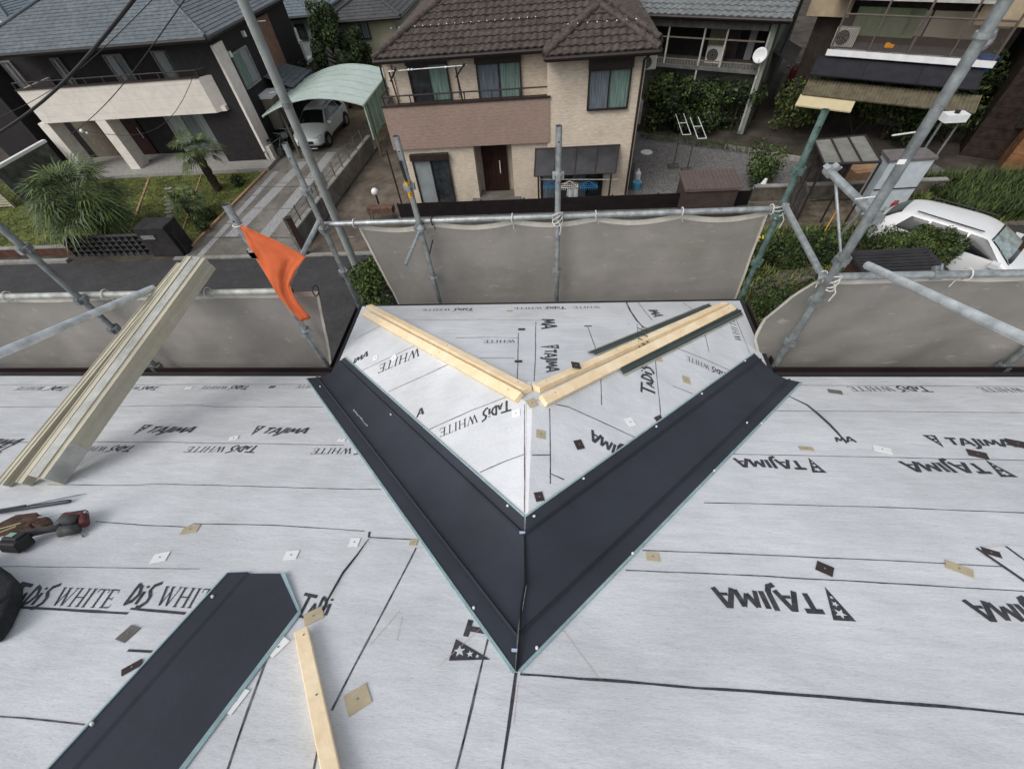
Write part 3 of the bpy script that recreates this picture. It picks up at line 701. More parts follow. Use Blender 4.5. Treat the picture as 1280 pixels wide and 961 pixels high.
# slanted frame: left pixel/right pixel lines follow a wall turned about 7 degrees
AH = math.radians(30); ud = V(math.cos(AH), -math.sin(AH), 0); nd = Vector((ud.y, -ud.x, 0)); pL = az(1130, 72, -5.95) - nd * 1.6
def hp_(x, y, off=0.0):
    """point on the turned front wall plane moved outward by off"""
    return onpl(x, y, nd, nd.dot(Vector((pL.x, pL.y, 0))) + off)
def wbox(mb, a, b, off0, off1, mi=None):
    """box on the wall between px a (top-left) and b (bottom-right), depth off0..off1"""
    p, q = hp_(*a, off1), hp_(*b, off1)
    c0 = p - nd * off1; s0 = 0; s1 = (q - p).dot(ud); z1, z0 = p.z, q.z
    mb.obox(p - nd * ((off1 - off0) / 2) + ud * s1 / 2 + V(0, 0, (z0 - z1) / 2), ud * s1 / 2, nd * (off1 - off0) / 2, V(0, 0, abs(z1 - z0) / 2), mi)
mb = MB(); w0 = hp_(1030, 0); w1 = hp_(1262, 60); zt = -2.6
W0 = Vector((w0.x, w0.y, 0)); Wl = (Vector((w1.x, w1.y, 0)) - W0).length
mb.obox(W0 + ud * Wl / 2 - nd * 4 + V(0, 0, (G + zt) / 2), ud * Wl / 2, nd * 4, V(0, 0, (zt - G) / 2)); mb.build('wall', mat("brown_wall", (.055, .042, .035), .85, .2, 3, dirt=.3), hr)
mb = MB(); wbox(mb, (1075, 8), (1140, 48), .01, .06); mb.build('green_curtain', mat("greenish_curtain", (.32, .40, .24), .85, .15, 6, stretch=(3, 3, .2)), hr)
mb = MB(); wbox(mb, (1142, 12), (1150, 45), .01, .06); mb.build('cream_curtain', mat("cream_curtain", (.55, .52, .43), .85), hr)
for a, b in (((1170, 13), (1194, 48)), ((1195, 14), (1222, 50))):
    mb = MB(); wbox(mb, a, b, .01, .07); bevel(mb.build('shutter', mat("shutter_cream", (.60, .54, .40), .7, .06), hr), .01)
mb = MB(); wbox(mb, (1228, 15), (1262, 36), .01, .09); mb.build('tan_panel', TAN, hr)
# eave above
mb = MB(); wbox(mb, (1048, -8), (1250, 3), .0, 1.5); mb.build('eave', mat("eave_brown", (.09, .08, .07), .8), hr)
mb = MB(); wbox(mb, (1050, -1), (1250, 1), 1.52, 1.6); mb.build('eave_gutter', mat("pale_gutter", (.40, .39, .36), .6), hr)
# balcony floor and rail
bz = hp_(1100, 60, 1.5).z
c0 = hp_(1038, 62, 1.6); c1 = hp_(1240, 78, 1.6); zb = (c0.z + c1.z) / 2; Lb = Vector((c1.x - c0.x, c1.y - c0.y, 0)).length; c0 = Vector((c0.x, c0.y, zb))
mb = MB(); mb.obox(c0 + ud * Lb / 2 - nd * .78 + V(0, 0, -.1), ud * Lb / 2, nd * .78, V(0, 0, .08)); fl = mb.build('balcony_floor', mat("deck_grey", (.13, .12, .13), .8, .15, 6), hr)
mb = MB(); mb.obox(c0 + ud * Lb / 2 + nd * .06 + V(0, 0, -.06), ud * (Lb / 2 + .1), nd * .03, V(0, 0, .1)); mb.build('balcony_edge', WHITE, fl)
mb = MB(); mb.obox(c0 + ud * Lb / 2 - nd * .22 + V(0, 0, -.015), ud * (Lb / 2 - .1), nd * .14, V(0, 0, .01)); mb.build('bright_sheet', mat("bright_sheet", (.6, .6, .62), .6, .3, 3), fl)
mb = MB(); zz = zb + 1.15
mb.tube([c0 + V(0, 0, zz - zb), c0 + ud * Lb + V(0, 0, zz - zb)], .035, 6)
for k in range(95):
    p = c0 + ud * (Lb * k / 94); mb.obox(p + V(0, 0, .57), ud * .010, nd * .010, V(0, 0, .57))
for k in range(5):
    p = c0 + ud * (Lb * k / 4); mb.obox(p + V(0, 0, 1.1), ud * .035, nd * .035, V(0, 0, 1.25))
mb.build('railing', mat("rail_brown", (.10, .08, .07), .6), fl)
# black lean-to roof below the balcony, then ribbed awning
def lean(a, b, offa, c, offc, name, m, t=.05, ribs=0, ribm=None):
    p0, p1 = hp_(*a, offa), hp_(*b, offa); q0 = hp_(*c, offc)
    z0 = (p0.z + p1.z) / 2; P0 = V(p0.x, p0.y, z0); L = (V(p1.x, p1.y, z0) - P0).length
    Q0 = P0 + nd * (offc - offa); Q0.z = q0.z
    pts = [P0, Q0, Q0 + ud * L, P0 + ud * L]; n = ud.cross(Q0 - P0); n = -n if n.z < 0 else n
    mb = MB(); mb.slab(pts, n, t); o = mb.build(name, m, hr)
    if ribs:
        rb = MB()
        for k in range(ribs + 1):
            s_ = ud * (L * k / ribs); rb.tube([P0 + s_ + V(0, 0, .01), Q0 + s_ + V(0, 0, .01)], .018, 5)
            if ribs < 10: rb.build('rib', ribm or m, o); rb = MB()
        if ribs >= 10: rb.build('ribbing', ribm or m, o)
    return o
lean((1024, 68), (1230, 88), 1.55, (1010, 92), 2.6, 'lean_to_roof', mat("black_sheet", (.018, .018, .024), .7, .15, 3), ribs=3)
lean((1013, 96), (1225, 122), 2.3, (1001, 117), 3.1, 'ribbed_awning', mat("olive_awning", (.115, .098, .062), .8, .2, 4), ribs=46, ribm=mat("awning_rib", (.16, .14, .09), .8))
lean((1001, 117.5), (1070, 125), 3.0, (994, 131), 3.7, 'cream_awning', mat("cream_fabric", (.52, .45, .28), .8, .04, 3))
mb = MB(); wbox(mb, (1010, 130), (1225, 190), .2, .3); mb.build('ground_floor_wall', mat("gf_dark", (.03, .028, .022), .85, .3, 2), hr)
for a, b in (((1082, 128), (1104, 150)), ((1112, 130), (1140, 160))):
    mb = MB(); wbox(mb, a, b, .31, .36); mb.build('door_panel', mat("door_grey_green", (.10, .11, .09), .7), hr)
mb = MB(); wbox(mb, (1018, -10), (1060, 22), .4, .5); mb.build('tan_wall', TAN, hr)
mb = MB(); wbox(mb, (1240, -10), (1300, 35), .8, 1.0); mb.build('side_tan_wall', TAN, hr)
aw = hp_(1056, 48, .9)
ac_unit('balcony_air_conditioner', V(aw.x, aw.y, zb), .8, .62, .32, math.atan2(ud.y, ud.x), 'air conditioner unit at the left end of the railed balcony at upper right')
d2 = hp_(1236, 45, 1.2); dish2 = thing('balcony_satellite_dish', 'white satellite dish beside the galvanised scaffold upright at upper right', 'satellite dish', d2)
dish_mesh(dish2, d2, .42, (.45, -1, .3))
bt = hp_(1233, 76, 1.3); tb = thing('blue_tub', 'bright blue plastic tub on the balcony edge at upper right', 'tub', bt)
mb = MB(); mb.tube([bt + V(0, 0, -.32), bt + V(0, 0, .12)], [.22, .28], 14); bevel(mb.build('tub', mat("blue_tub", (.02, .12, .42), .4), tb), .03)
MB().tube([bt + V(0, 0, .122), bt + V(0, 0, .15)], [.30, .30], 14).build('rim', mat("blue_tub", (.02, .12, .42), .4), tb)
orr = hp_(1109, 50, 1.2); ob = thing('orange_cloth', 'small orange cloth hanging on the balcony rail at upper right', 'cloth', orr)
mb = MB()
for k in range(6): mb.slab([orr + ud * (k * .05) + nd * .42 * 1 + V(0, 0, .03 * math.sin(k)), orr + ud * (k * .05 + .05) + nd * .42 + V(0, 0, .03 * math.sin(k + 1)), orr + ud * (k * .05 + .05) + nd * .42 + V(0, 0, -.14), orr + ud * (k * .05) + nd * .42 + V(0, 0, -.14)], nd, .01)
mb.build('fabric', mat("orange_cloth", (.5, .2, .02), .9), ob)
# orange shed and dark ruin at the right edge
p = ag(1248, 212); ors = thing('orange_shed', 'rusty orange weatherboarded shed at the right edge', 'shed', p)
mb = MB()
mb.box(p.x, p.x + 6, p.y, p.y + 6, G, G + 4.6); mb.build('wall', lined(mat("orange_board", (.30, .145, .065), .85, .2, 4, dirt=.3), 'Z', .3, .4, .5, .08), ors)
mb = MB(); mb.slab([V(p.x - .4, p.y - .4, G + 4.7), V(p.x + 6.4, p.y - .4, G + 4.7), V(p.x + 6.4, p.y + 3, G + 6), V(p.x - .4, p.y + 3, G + 6)], (0, -.4, 1), .08); mb.slab([V(p.x - .4, p.y + 6.4, G + 4.7), V(p.x + 6.4, p.y + 6.4, G + 4.7), V(p.x + 6.4, p.y + 3.01, G + 6), V(p.x - .4, p.y + 3.01, G + 6)], (0, .4, 1), .08)
mb.build('roof', mat("rust_roof", (.10, .07, .05), .8, .3, 4), ors)
window(ors, (p.x + 1.5, p.y - .002, G + 1.6), UX, UZ, -UY, 1.3, 1.2, cols=2, panes=[GLASS])
ors.rotation_euler.z = -AH
q = ag(1175, 205); dk = thing('dark_boarded_house', 'dark brown weatherboarded building between the awning house and the orange shed', 'house', q)
mb = MB()
mb.box(q.x + .6, q.x + 4.2, q.y + 1.2, q.y + 7, G, G + 4.9); mb.build('wall', lined(mat("dark_board", (.040, .026, .020), .85, .3, 4, dirt=.35), 'Z', .35, .4, .5, .08), dk)
mb = MB(); mb.slab([V(q.x + .3, q.y + .8, G + 4.95), V(q.x + 4.5, q.y + .8, G + 4.95), V(q.x + 4.5, q.y + 4, G + 5.9), V(q.x + .3, q.y + 4, G + 5.9)], (0, -.4, 1), .08); mb.build('roof', mat("dk_roof", (.05, .042, .038), .8, .3, 4), dk)
window(dk, (q.x + 1.6, q.y + 1.198, G + 1.2), UX, UZ, -UY, 1.4, 1.3, cols=2, panes=[GLASS])
dk.rotation_euler.z = -AH

# =================================================================== 4. YARDS: fences, sheds, greenery
fy0 = ay(497, 256, 15.3); fy1 = ay(940, 238, 15.3)
fn = thing('black_fence', 'long low black board fence in front of the cream house', 'fence', (0, 15.3, G)); ft = (ay(640, 249, 15.3)).z
fb = ay(640, 266, 15.3).z
mb = MB(); mb.box(fy0.x, fy1.x, 15.27, 15.31, fb, ft); mb.build('board_panel', lined(mat("fence_black", (.014, .010, .011), .6, .2, 4), 'Z', .2, .3, .6, .06), fn)
mb = MB(); mb.box(fy0.x - .1, fy1.x + .1, 15.2, 15.38, G, fb - .002); mb.build('block_base', mat("block_wall", (.13, .125, .115), .9, .15, 4, .3, 30, dirt=.3), fn)
for k in range(9):
    x = fy0.x + (fy1.x - fy0.x) * k / 8; MB().box(x - .03, x + .03, 15.312, 15.36, fb, ft + .02).build('post', DARKF, fn)
# dirt-coloured retaining wall on the right
lw = thing('retaining_wall', 'low weathered concrete wall right of the black fence, below the glazed shed', 'wall', (12, 16.3, G))
a = ay(942, 241, 16.3); mb = MB(); mb.box(a.x, 14.4, 16.3, 16.45, G, G + .55); mb.build('wall', mat("weathered_wall", (.17, .15, .12), .9, .2, 3, .3, 20, dirt=.35), lw)
MB().box(a.x - .02, 14.42, 16.27, 16.48, G + .552, G + .60).build('coping', KERB, lw)
# divider wall on the left between the two drives
dv = thing('divider_wall', 'grey concrete block wall between the striped driveway and the brown concrete drive', 'wall', (-9.6, 18, G))
a, b = ag(375, 312), ag(467, 188); d = (b - a).normalized(); L = (b - a).length; nn = V(d.y, -d.x, 0)
mb = MB(); mb.obox(a + d * L / 2 + V(0, 0, .35), d * L / 2, nn * .08, V(0, 0, .35)); mb.build('block_wall', mat("divider_block", (.17, .165, .155), .9, .15, 3, .3, 30, dirt=.3), dv)
mb = MB(); mb.obox(a + d * L / 2 + V(0, 0, .73), d * L / 2, nn * .1, V(0, 0, .028)); mb.build('coping', KERB, dv)
mb = MB()
for k in range(11):
    p = a + d * (L * k / 10); mb.box(p.x - .02, p.x + .02, p.y - .02, p.y + .02, G + .7, G + 1.35)
for zz in (.9, 1.1, 1.3): mb.tube([a + V(0, 0, zz), b + V(0, 0, zz)], .010, 5)
mb.build('wire_rail', mat("fence_wire", (.10, .10, .10), .5), dv)
gp = ag(384, 318); gt = thing('brown_gate_post', 'dark brown metal post at the road end of the divider wall', 'post', gp)
mb = MB(); mb.obox(gp + V(0, 0, .75), V(.09, .05, 0), V(-.05, .09, 0), V(0, 0, .75)); bevel(mb.build('post', mat("rusty_brown", (.05, .028, .022), .6), gt), .01)
MB().obox(gp + V(0, 0, 1.53), V(.1, .055, 0), V(-.055, .1, 0), V(0, 0, .025)).build('cap', BLACK, gt)
# little white globe lamp and planter near the fence end
lp = ag(478, 268); ll = thing('garden_lamp', 'small garden lamp with white globe beside the left end of the black fence', 'garden lamp', lp)
MB().tube([lp, lp + V(0, 0, .9)], .04, 8).build('stem', DARKF, ll); MB().ball(lp + V(0, 0, 1.0), .14, 8).build('globe', WHITE, ll)
pt = ag(482, 278); pp = thing('terracotta_planter', 'terracotta planter box on a wire stand below the white globe lamp', 'planter', pt)
MB().box(pt.x - .55, pt.x + .5, pt.y - .15, pt.y + .2, G + .45, G + .7).build('trough', mat("terracotta", (.13, .075, .055), .9, .25, 8), pp)
mb = MB()
for sx in (-.5, .45):
    for sy in (-.1, .15): mb.tube([pt + V(sx, sy, 0), pt + V(sx, sy, .45)], .015, 5)
mb.build('stand', BLACK, pp)
# black low wall + gate piece by the lawn
bw = thing('black_block_wall', 'low black ornamental block wall with openwork panel along the lawn', 'wall', (-17.5, 14, G))
a, b = ag(82, 332), ag(238, 315)
mb = MB(); mb.box(a.x + 4.1, b.x, 13.85, 14.05, G, G + .95); mb.build('solid_wall', mat("black_wall", (.028, .026, .027), .8, .2, 4, .3, 30, dirt=.3), bw)
mb = MB(); n = 14
for i in range(n + 1):
    x = a.x + 4.1 * i / n; mb.box(x - .03, x + .03, 13.86, 14.04, G, G + .85)
for j in range(5):
    mb.box(a.x, a.x + 4.1, 13.9, 14.0, G + .02 + j * .2, G + .07 + j * .2)
mb.build('openwork_panel', mat("openwork_grey", (.06, .06, .062), .8, .2), bw)
mb = MB(); mb.box(b.x - 1.4, b.x - .1, 13.7, 14.5, G + .002, G + 1.25); bevel(mb.build('letterbox_pillar', mat("black_wall", (.028, .026, .027), .8), bw), .03)
mb = MB(); mb.box(b.x - 1.25, b.x - .7, 13.66, 13.7, G + .8, G + .95); mb.build('letterbox', STEEL, bw)
mb = MB(); mb.box(-30, a.x - .02, 14.0, 14.15, G, G + .35); rw = thing('red_brown_edging', 'reddish low wall continuing left of the black openwork wall', 'wall', (-25, 14, G)); mb.build('wall', mat("redbrown", (.10, .045, .03), .9, .2), rw)
MB().box(-30, a.x - .02, 13.97, 14.18, G + .352, G + .39).build('coping', KERB, rw)
# cream louvre gate far left
cg = thing('cream_gate', 'cream slatted gate panel at the far left beyond the big palm', 'gate', (-27.5, 20, G))
a = ag(10, 220); mb = MB()
for k in range(12): mb.box(-30, -26.4, 18.2, 18.24, G + .1 + k * .12, G + .18 + k * .12)
mb.build('slats', mat("cream_slat", (.42, .38, .27), .7, .1), cg)
for x in (-30, -28.2, -26.4): MB().box(x - .04, x + .04, 18.16, 18.28, G, G + 1.65).build('post', mat("cream_slat", (.42, .38, .27), .7, .1), cg)
gl = thing('glass_screen', 'smoky glass side screen with white top rail left of the porch', 'screen', (-25.5, 20, G))
MB().obox((-25.6, 19.8, G + .95), (.02, 0, 0), (0, 1.6, 0), (0, 0, .8)).build('panel', mat("smoke_screen", (.10, .11, .10), .25, .3, 2), gl)
MB().obox((-25.6, 19.8, G + 1.8), (.1, 0, 0), (0, 1.62, 0), (0, 0, .06)).build('rail', WHITE, gl)

# carport
CP = thing('carport', 'carport with curved translucent pale green roof over the white car', 'carport', (-11.2, 23, G))
PG = mat("green_polycarbonate", (.48, .57, .53), .35, .05, 2, alpha=.93, spec=.5, dirt=.08)
mb = MB(); cx0, cx1, cy0, cy1, cz = -13.55, -8.6, 21.4, 26.4, -6.75
N = 16; cur = lambda t: cz + .62 * math.sin(math.pi * (t * .86 + .02))
P_ = [[V(cx0 + (cx1 - cx0) * i / N, y, cur(i / N)) for i in range(N + 1)] for y in (cy0, cy1)]
for i in range(N): mb.slab([P_[0][i], P_[0][i + 1], P_[1][i + 1], P_[1][i]], (0, 0, 1), .008)
mb.build('roof_panel', PG, CP)
mb = MB(); FR = mat("pale_green_frame", (.34, .42, .37), .5)
for y in [cy0 + (cy1 - cy0) * k / 6 for k in range(7)]: mb.tube([V(p.x, y, p.z + .012) for p in P_[0]], .028 if y in (cy0, cy1) else .018, 6)
mb.tube([P_[0][0], P_[1][0]], .05, 6); mb.tube([P_[0][N], P_[1][N]], .05, 6)
mb.build('roof_frame', FR, CP)
mb = MB(); mb.box(cx1 - .03, cx1 - .015, cy0 + .1, cy1 - .1, cz - 1.25, cz + .18); mb.build('side_panel', mat("green_side_panel", (.17, .28, .22), .4, .12, 2, alpha=.9), CP)
mb = MB()
for k in range(8): y = cy0 + .1 + (cy1 - cy0 - .2) * k / 7; mb.box(cx1 - .012, cx1 + .03, y - .02, y + .02, cz - 1.25, cz + .2)
mb.build('side_frame', FR, CP)
for x, y in ((cx0 + .45, cy0 + .9), (cx1 - .05, cy0 + .6), (cx1 - .05, cy1 - .5), (cx0 + .45, cy1 - .5)):
    MB().box(x - .05, x + .05, y - .05, y + .05, G, cz + (.08 if x < -10 else .1)).build('post', mat("post_bronze", (.10, .09, .075), .5), CP)

# ---- cars
GLS = mat("car_glass", (.008, .010, .012), .08, .1, spec=.45)
TYRE = mat("tyre", (.018, .018, .018), .85); RIM = mat("rim", (.35, .36, .37), .3, metal=.7)
PLAS = mat("black_trim", (.02, .02, .022), .5)
def car(name, label, loc, heading, paint, ws=GLS, estate=True, L=4.55, W=1.76, H=1.5):
    t = thing(name, label, 'car', (0, 0, 0)); hl = L / 2; hwid = W / 2
    # stations: x, z bottom, z belt, half width at belt, z roof, half width at roof
    S = [(hl, .42, .58, .55, .60, .50), (hl - .10, .25, .66, .74, .70, .66), (hl - .45, .20, .76, .84, .82, .72), (hl - 1.0, .18, .86, hwid - .01, .93, .74),
         (hl - 1.25, .18, .91, hwid, 1.0, .73), (hl - 1.95, .18, .95, hwid, H - .06, .60), (hl - 2.4, .18, .96, hwid, H, .62), (-.3, .18, .97, hwid, H, .62),
         (-hl + 1.0, .18, .99, hwid - .01, H - .03, .60), (-hl + .55, .20, 1.0, hwid - .03, H - .10, .57), (-hl + .18, .26, .98, hwid - .08, 1.06, .62), (-hl, .38, .82, hwid - .2, .86, .56)]
    rings = []
    for (x, zb, zs, wb, zr_, wr) in S:
        half = [(0, zb), (wb * .82, zb), (wb * .985, zb + .14), (wb, (zb + zs) / 2 + .05), (wb * .975, zs), (wr, zr_ - .05), (wr * .86, zr_), (0, zr_ + .025)]
        ring = [V(x, y, z) for y, z in half] + [V(x, -y, z) for y, z in half[-2:0:-1]]
        rings.append(ring)
    n = len(rings[0]); mb = MB(); mb.v = [p for r in rings for p in r]
    for i in range(len(rings) - 1):
        for j in range(n):
            a = i * n + j; b = i * n + (j + 1) % n; mb.f.append([a, a + n, b + n, b]); mb.m.append(0)
    mb.f.append(list(range(n))); mb.m.append(0); mb.f.append([(len(rings) - 1) * n + j for j in range(n)][::-1]); mb.m.append(0)
    body = mb.build('body', paint, t, smooth=True)
    sub = body.modifiers.new("sub", 'SUBSURF'); sub.levels = 2; sub.render_levels = 2
    # fold wheel arches as dark discs + wheels
    for sx in (hl - .88, -hl + .92):
        for sy in (-1, 1):
            y = sy * (hwid - .10)
            arch = MB(); arch.tube([V(sx, sy * (hwid - .25), .33), V(sx, sy * (hwid + .004), .33)], .375, 24); arch.build('wheel_arch', PLAS, t)
            wm = MB(); wm.tube([V(sx, y - sy * .10, .315), V(sx, y + sy * .085, .315), V(sx, y + sy * .11, .315)], [.315, .315, .29], 24)
            wo = wm.build('wheel', TYRE, t)
            rm = MB(); rm.tube([V(sx, y + sy * .09, .315), V(sx, y + sy * .118, .315)], .20, 20)
            for k in range(5):
                a = k * 2 * math.pi / 5; rm.obox(V(sx + .09 * math.cos(a), y + sy * .122, .315 + .09 * math.sin(a)), V(.1 * math.cos(a), 0, .1 * math.sin(a)), V(-.02 * math.sin(a), 0, .02 * math.cos(a)), V(0, .006, 0))
            rm.build('rim', RIM, wo)
    # glazing: patches laid on the body shell, a few mm proud of it
    def patch_on(name, q, m, off=.006, nu=14, nv=8):
        a, b, c, d = [Vector(p) for p in q]; mb = MB()
        mb.v = [a.lerp(b, i / nu).lerp(d.lerp(c, i / nu), j / nv) for j in range(nv + 1) for i in range(nu + 1)]
        for j in range(nv):
            for i in range(nu): k = j * (nu + 1) + i; mb.f.append([k, k + 1, k + nu + 2, k + nu + 1]); mb.m.append(0)
        o = mb.build(name, m, t, smooth=True); sw = o.modifiers.new("fit", 'SHRINKWRAP'); sw.target = body; sw.wrap_method = 'NEAREST_SURFACEPOINT'; sw.wrap_mode = 'ABOVE_SURFACE'; sw.offset = off; return o
    def side(x0_, x1_, zlo, zhi, sy, xr0, xr1):
        def yy(z):
            tt = (z - .97) / (H - .05 - .97); return sy * ((hwid * .975) * (1 - tt) + .61 * tt + .004)
        pts = [V(x0_, yy(zlo), zlo), V(x1_, yy(zlo), zlo), V(xr1, yy(zhi), zhi), V(xr0, yy(zhi), zhi)]
        return patch_on('side_window', pts if sy < 0 else [pts[1], pts[0], pts[3], pts[2]], GLS)
    for sy in (-1, 1):
        side(-.05, hl - 1.42, 1.0, H - .09, sy, -.05, hl - 2.02)
        side(-1.05, -.10, 1.0, H - .09, sy, -1.0, -.10)
        side(-hl + .62, -1.10, 1.03, H - .11, sy, -hl + .85, -1.05)
        MB().obox(V(hl - 1.5, sy * (hwid + .10), .98), V(.09, 0, 0), V(0, .10, 0), V(0, 0, .065)).build('mirror', paint, t)
        m_ = MB(); m_.obox(V(hl - .26, sy * .60, .66), V(.17, -sy * .08, -.03), V(0, .13, 0), V(-.02, 0, .065)); bevel(m_.build('headlight', mat("headlight", (.45, .47, .5), .1, spec=.8), t), .03)
        m_ = MB(); m_.obox(V(-hl + .10, sy * .66, .92), V(.06, 0, .02), V(0, .13, 0), V(0, 0, .12)); bevel(m_.build('tail_light', mat("tail_light", (.25, .01, .01), .2), t), .02)
        MB().tube([V(hl - 2.2, sy * .58, H + .035), V(-hl + .9, sy * .56, H + .015)], .018, 6).build('roof_rail', PLAS, t)
        MB().obox(V(-.3, sy * (hwid + .002), .33), V(1.0, 0, 0), V(0, .012, 0), V(0, 0, .06)).build('sill', PLAS, t)
    patch_on('windscreen_surround', [(hl - 1.24, -.74, .97), (hl - 1.24, .74, .97), (hl - 1.93, .57, H - .05), (hl - 1.93, -.57, H - .05)], GLS, .004)
    patch_on('windscreen', [(hl - 1.36, -.66, 1.03), (hl - 1.36, .66, 1.03), (hl - 1.89, .53, H - .07), (hl - 1.89, -.53, H - .07)], ws, .009)
    patch_on('rear_window', [(-hl + .22, .58, 1.05), (-hl + .22, -.58, 1.05), (-hl + .52, -.50, H - .12), (-hl + .52, .50, H - .12)], GLS, .006)
    for sy in (-1, 1):
        for x_ in (hl - 1.42, -.08, -1.22):
            MB().tube([V(x_, sy * (hwid * .985 - .012), .34), V(x_, sy * (hwid - .006), .62), V(x_ - .01, sy * (hwid * .975 - .010), .95)], .006, 6).build('door_gap', PLAS, t)
        for x_ in (.12, -1.0): MB().obox(V(x_, sy * (hwid + .006), .82), V(.09, 0, 0), V(0, .014, 0), V(0, 0, .014)).build('door_handle', paint, t)
    m_ = MB(); m_.obox(V(hl - .02, 0, .50), V(.03, 0, 0), V(0, .42, 0), V(0, 0, .07)); bevel(m_.build('grille', PLAS, t), .02)
    m_ = MB(); m_.obox(V(hl - .02, 0, .30), V(.04, 0, 0), V(0, .55, 0), V(0, 0, .05)); m_.build('lower_grille', PLAS, t)
    MB().obox(V(hl + .02, 0, .40), V(.008, 0, 0), V(0, .165, 0), V(0, 0, .04)).build('number_plate', WHITE, t)
    t.location = loc; t.rotation_euler.z = heading
    return t
CARW = mat("car_white", (.62, .63, .63), .22, .02, 2, spec=.6)
CARS = mat("car_silver_white", (.64, .67, .67), .25, .02, 2, spec=.6)
car('parked_car', 'pale silver hatchback facing the road under the green carport', (-12.75, 25.1, G + .01), math.radians(-92), CARS)
hdg = math.atan2(-.73, .69)
car('estate_car', 'white estate car with dark roof rails parked beyond the right-hand netting', (12.05 + .35, 12.35 - .37, G + .01), hdg, CARW,
    ws=mat("windscreen_reflection", (.28, .36, .35), .12, .25, 4, spec=.8), L=4.75, H=1.5)  # pale teal reflection painted into the windscreen colour
# white ornamental outdoor unit beside driveway + clutter
p = ag(332, 200); ac_unit('garden_air_conditioner', V(p.x + .3, p.y - .1, G), .85, .75, .35, 0, 'beige air conditioner unit at the corner of the charcoal house by the driveway')
def bicycle(loc, rz, label):
    t = thing('bicycle', label, 'bicycle', (0, 0, 0)); BK = mat("bike_frame", (.20, .21, .22), .4, metal=.4)
    for x in (-.52, .52):
        mb = MB(); mb.tube([V(x + .32 * math.cos(a), 0, .33 + .32 * math.sin(a)) for a in [k * math.pi / 12 for k in range(25)]], .02, 6, cap=False); w_ = mb.build('wheel', TYRE, t)
        mb = MB()
        for k in range(8): a = k * math.pi / 4; mb.tube([V(x, 0, .33), V(x + .31 * math.cos(a), 0, .33 + .31 * math.sin(a))], .004, 4)
        mb.build('spokes', STEEL, w_)
    mb = MB()
    for a, b in (((-.52, .33), (-.2, .85)), ((-.52, .33), (0, .3)), ((-.2, .85), (0, .3)), ((0, .3), (.42, .85)), ((-.18, .75), (.42, .82)), ((.52, .33), (.4, .98))): mb.tube([V(a[0], 0, a[1]), V(b[0], 0, b[1])], .02, 6)
    mb.build('frame', BK, t)
    MB().obox((-.22, 0, .92), (.13, 0, 0), (0, .07, 0), (0, 0, .03)).build('saddle', TYRE, t)
    MB().tube([V(.3, -.28, 1.02), V(.42, 0, 1.0), V(.3, .28, 1.02)], .014, 6).build('handlebar', STEEL, t)
    MB().obox((.62, 0, .85), (.14, 0, 0), (0, .17, 0), (0, 0, .1)).build('basket', STEEL2, t)
    t.location = loc; t.rotation_euler.z = rz
p = ag(352, 196); bicycle((p.x, p.y, G), math.radians(60), 'bicycle leaning nearest the air conditioner unit beside the carport')
p = ag(362, 190); bicycle((p.x, p.y, G), math.radians(75), 'bicycle parked nearer the silver hatchback beside the carport')

# brown sheds, glazed shed, storage shed, ribbed canopy
def shed_box(name, label, tl, tr, fr, fl, ztop, body, roof, ribs=0, ribm=None, hz=None, drop=.04):
    P = [az(*q_, ztop) for q_ in (tl, tr, fr, fl)]; c = sum(P, Vector()) / 4
    t = thing(name, label, 'shed', (c.x, c.y, G)); mb = MB()
    q_ = [c + (p - c) * .93 for p in P]
    mb.slab([V(p.x, p.y, ztop - .10) for p in q_[::-1]], (0, 0, 1), ztop - .10 - G); mb.build('body', body, t)
    rf = MB().slab(P[::-1], (0, 0, 1), .09).build('roof', roof, t)
    if ribs:
        rb = MB()
        for k in range(ribs + 1):
            u_ = k / ribs; rb.tube([P[0].lerp(P[1], u_) + V(0, 0, .01), P[3].lerp(P[2], u_) + V(0, 0, .01)], .022, 5)
        rb.build('rib', ribm or roof, rf)
    return t, P
shed_box('brown_shed', 'brown shed with ribbed metal roof behind the black fence', (849, 213), (918, 211), (928, 234), (857, 237), G + 1.5, mat("shed_brown", (.06, .045, .04), .7), mat("shed_roof_brown", (.12, .09, .08), .6, .1), 14)
t_, P = shed_box('storage_shed', 'pale blue storage shed with grey roof right of the glazed shed', (1103, 187), (1158, 184), (1174, 196), (1113, 200), G + 1.95, mat("shed_blue_grey", (.52, .58, .61), .6, .06), mat("shed_roof_grey", (.15, .135, .13), .7, .12))
mb = MB(); c = sum(P, Vector()) / 4; a = c + (P[3] - c) * .932; b = c + (P[2] - c) * .932
mb.obox(((a.x + b.x) / 2, (a.y + b.y) / 2 - .02, G + .95), (b - a) / 2, (0, .01, 0), (0, 0, .015)); mb.build('door_rail', DARKF, t_)
# glazed shed: frame + roof panels
P = [az(*q_, G + 2.1) for q_ in ((1017, 175), (1081, 169), (1101, 202), (1030, 205))]; c = sum(P, Vector()) / 4
gs = thing('glazed_shed', 'open brown-framed shed with four grey translucent roof panels', 'shed', (c.x, c.y, G))
MB().slab(P[::-1], (0, 0, 1), .02).build('roof_panel', mat("grey_polycarb", (.23, .23, .205), .5, .12, 3, dirt=.2), gs)
mb = MB()
for k in range(4):
    u_ = k / 3; mb.tube([P[0].lerp(P[1], u_) + V(0, 0, .02), P[3].lerp(P[2], u_) + V(0, 0, .02)], .03, 6)
mb.tube([P[0], P[1]], .035, 6); mb.tube([P[3], P[2]], .045, 6)
mb.build('roof_frame', DARKF, gs)
MB().obox((P[0] + P[1]) / 2 - V(0, 0, 1.1), (P[1] - P[0]) / 2, (0, .01, 0), (0, 0, .95)).build('back_panel', mat("shed_back", (.10, .09, .08), .8, .3, 3), gs)
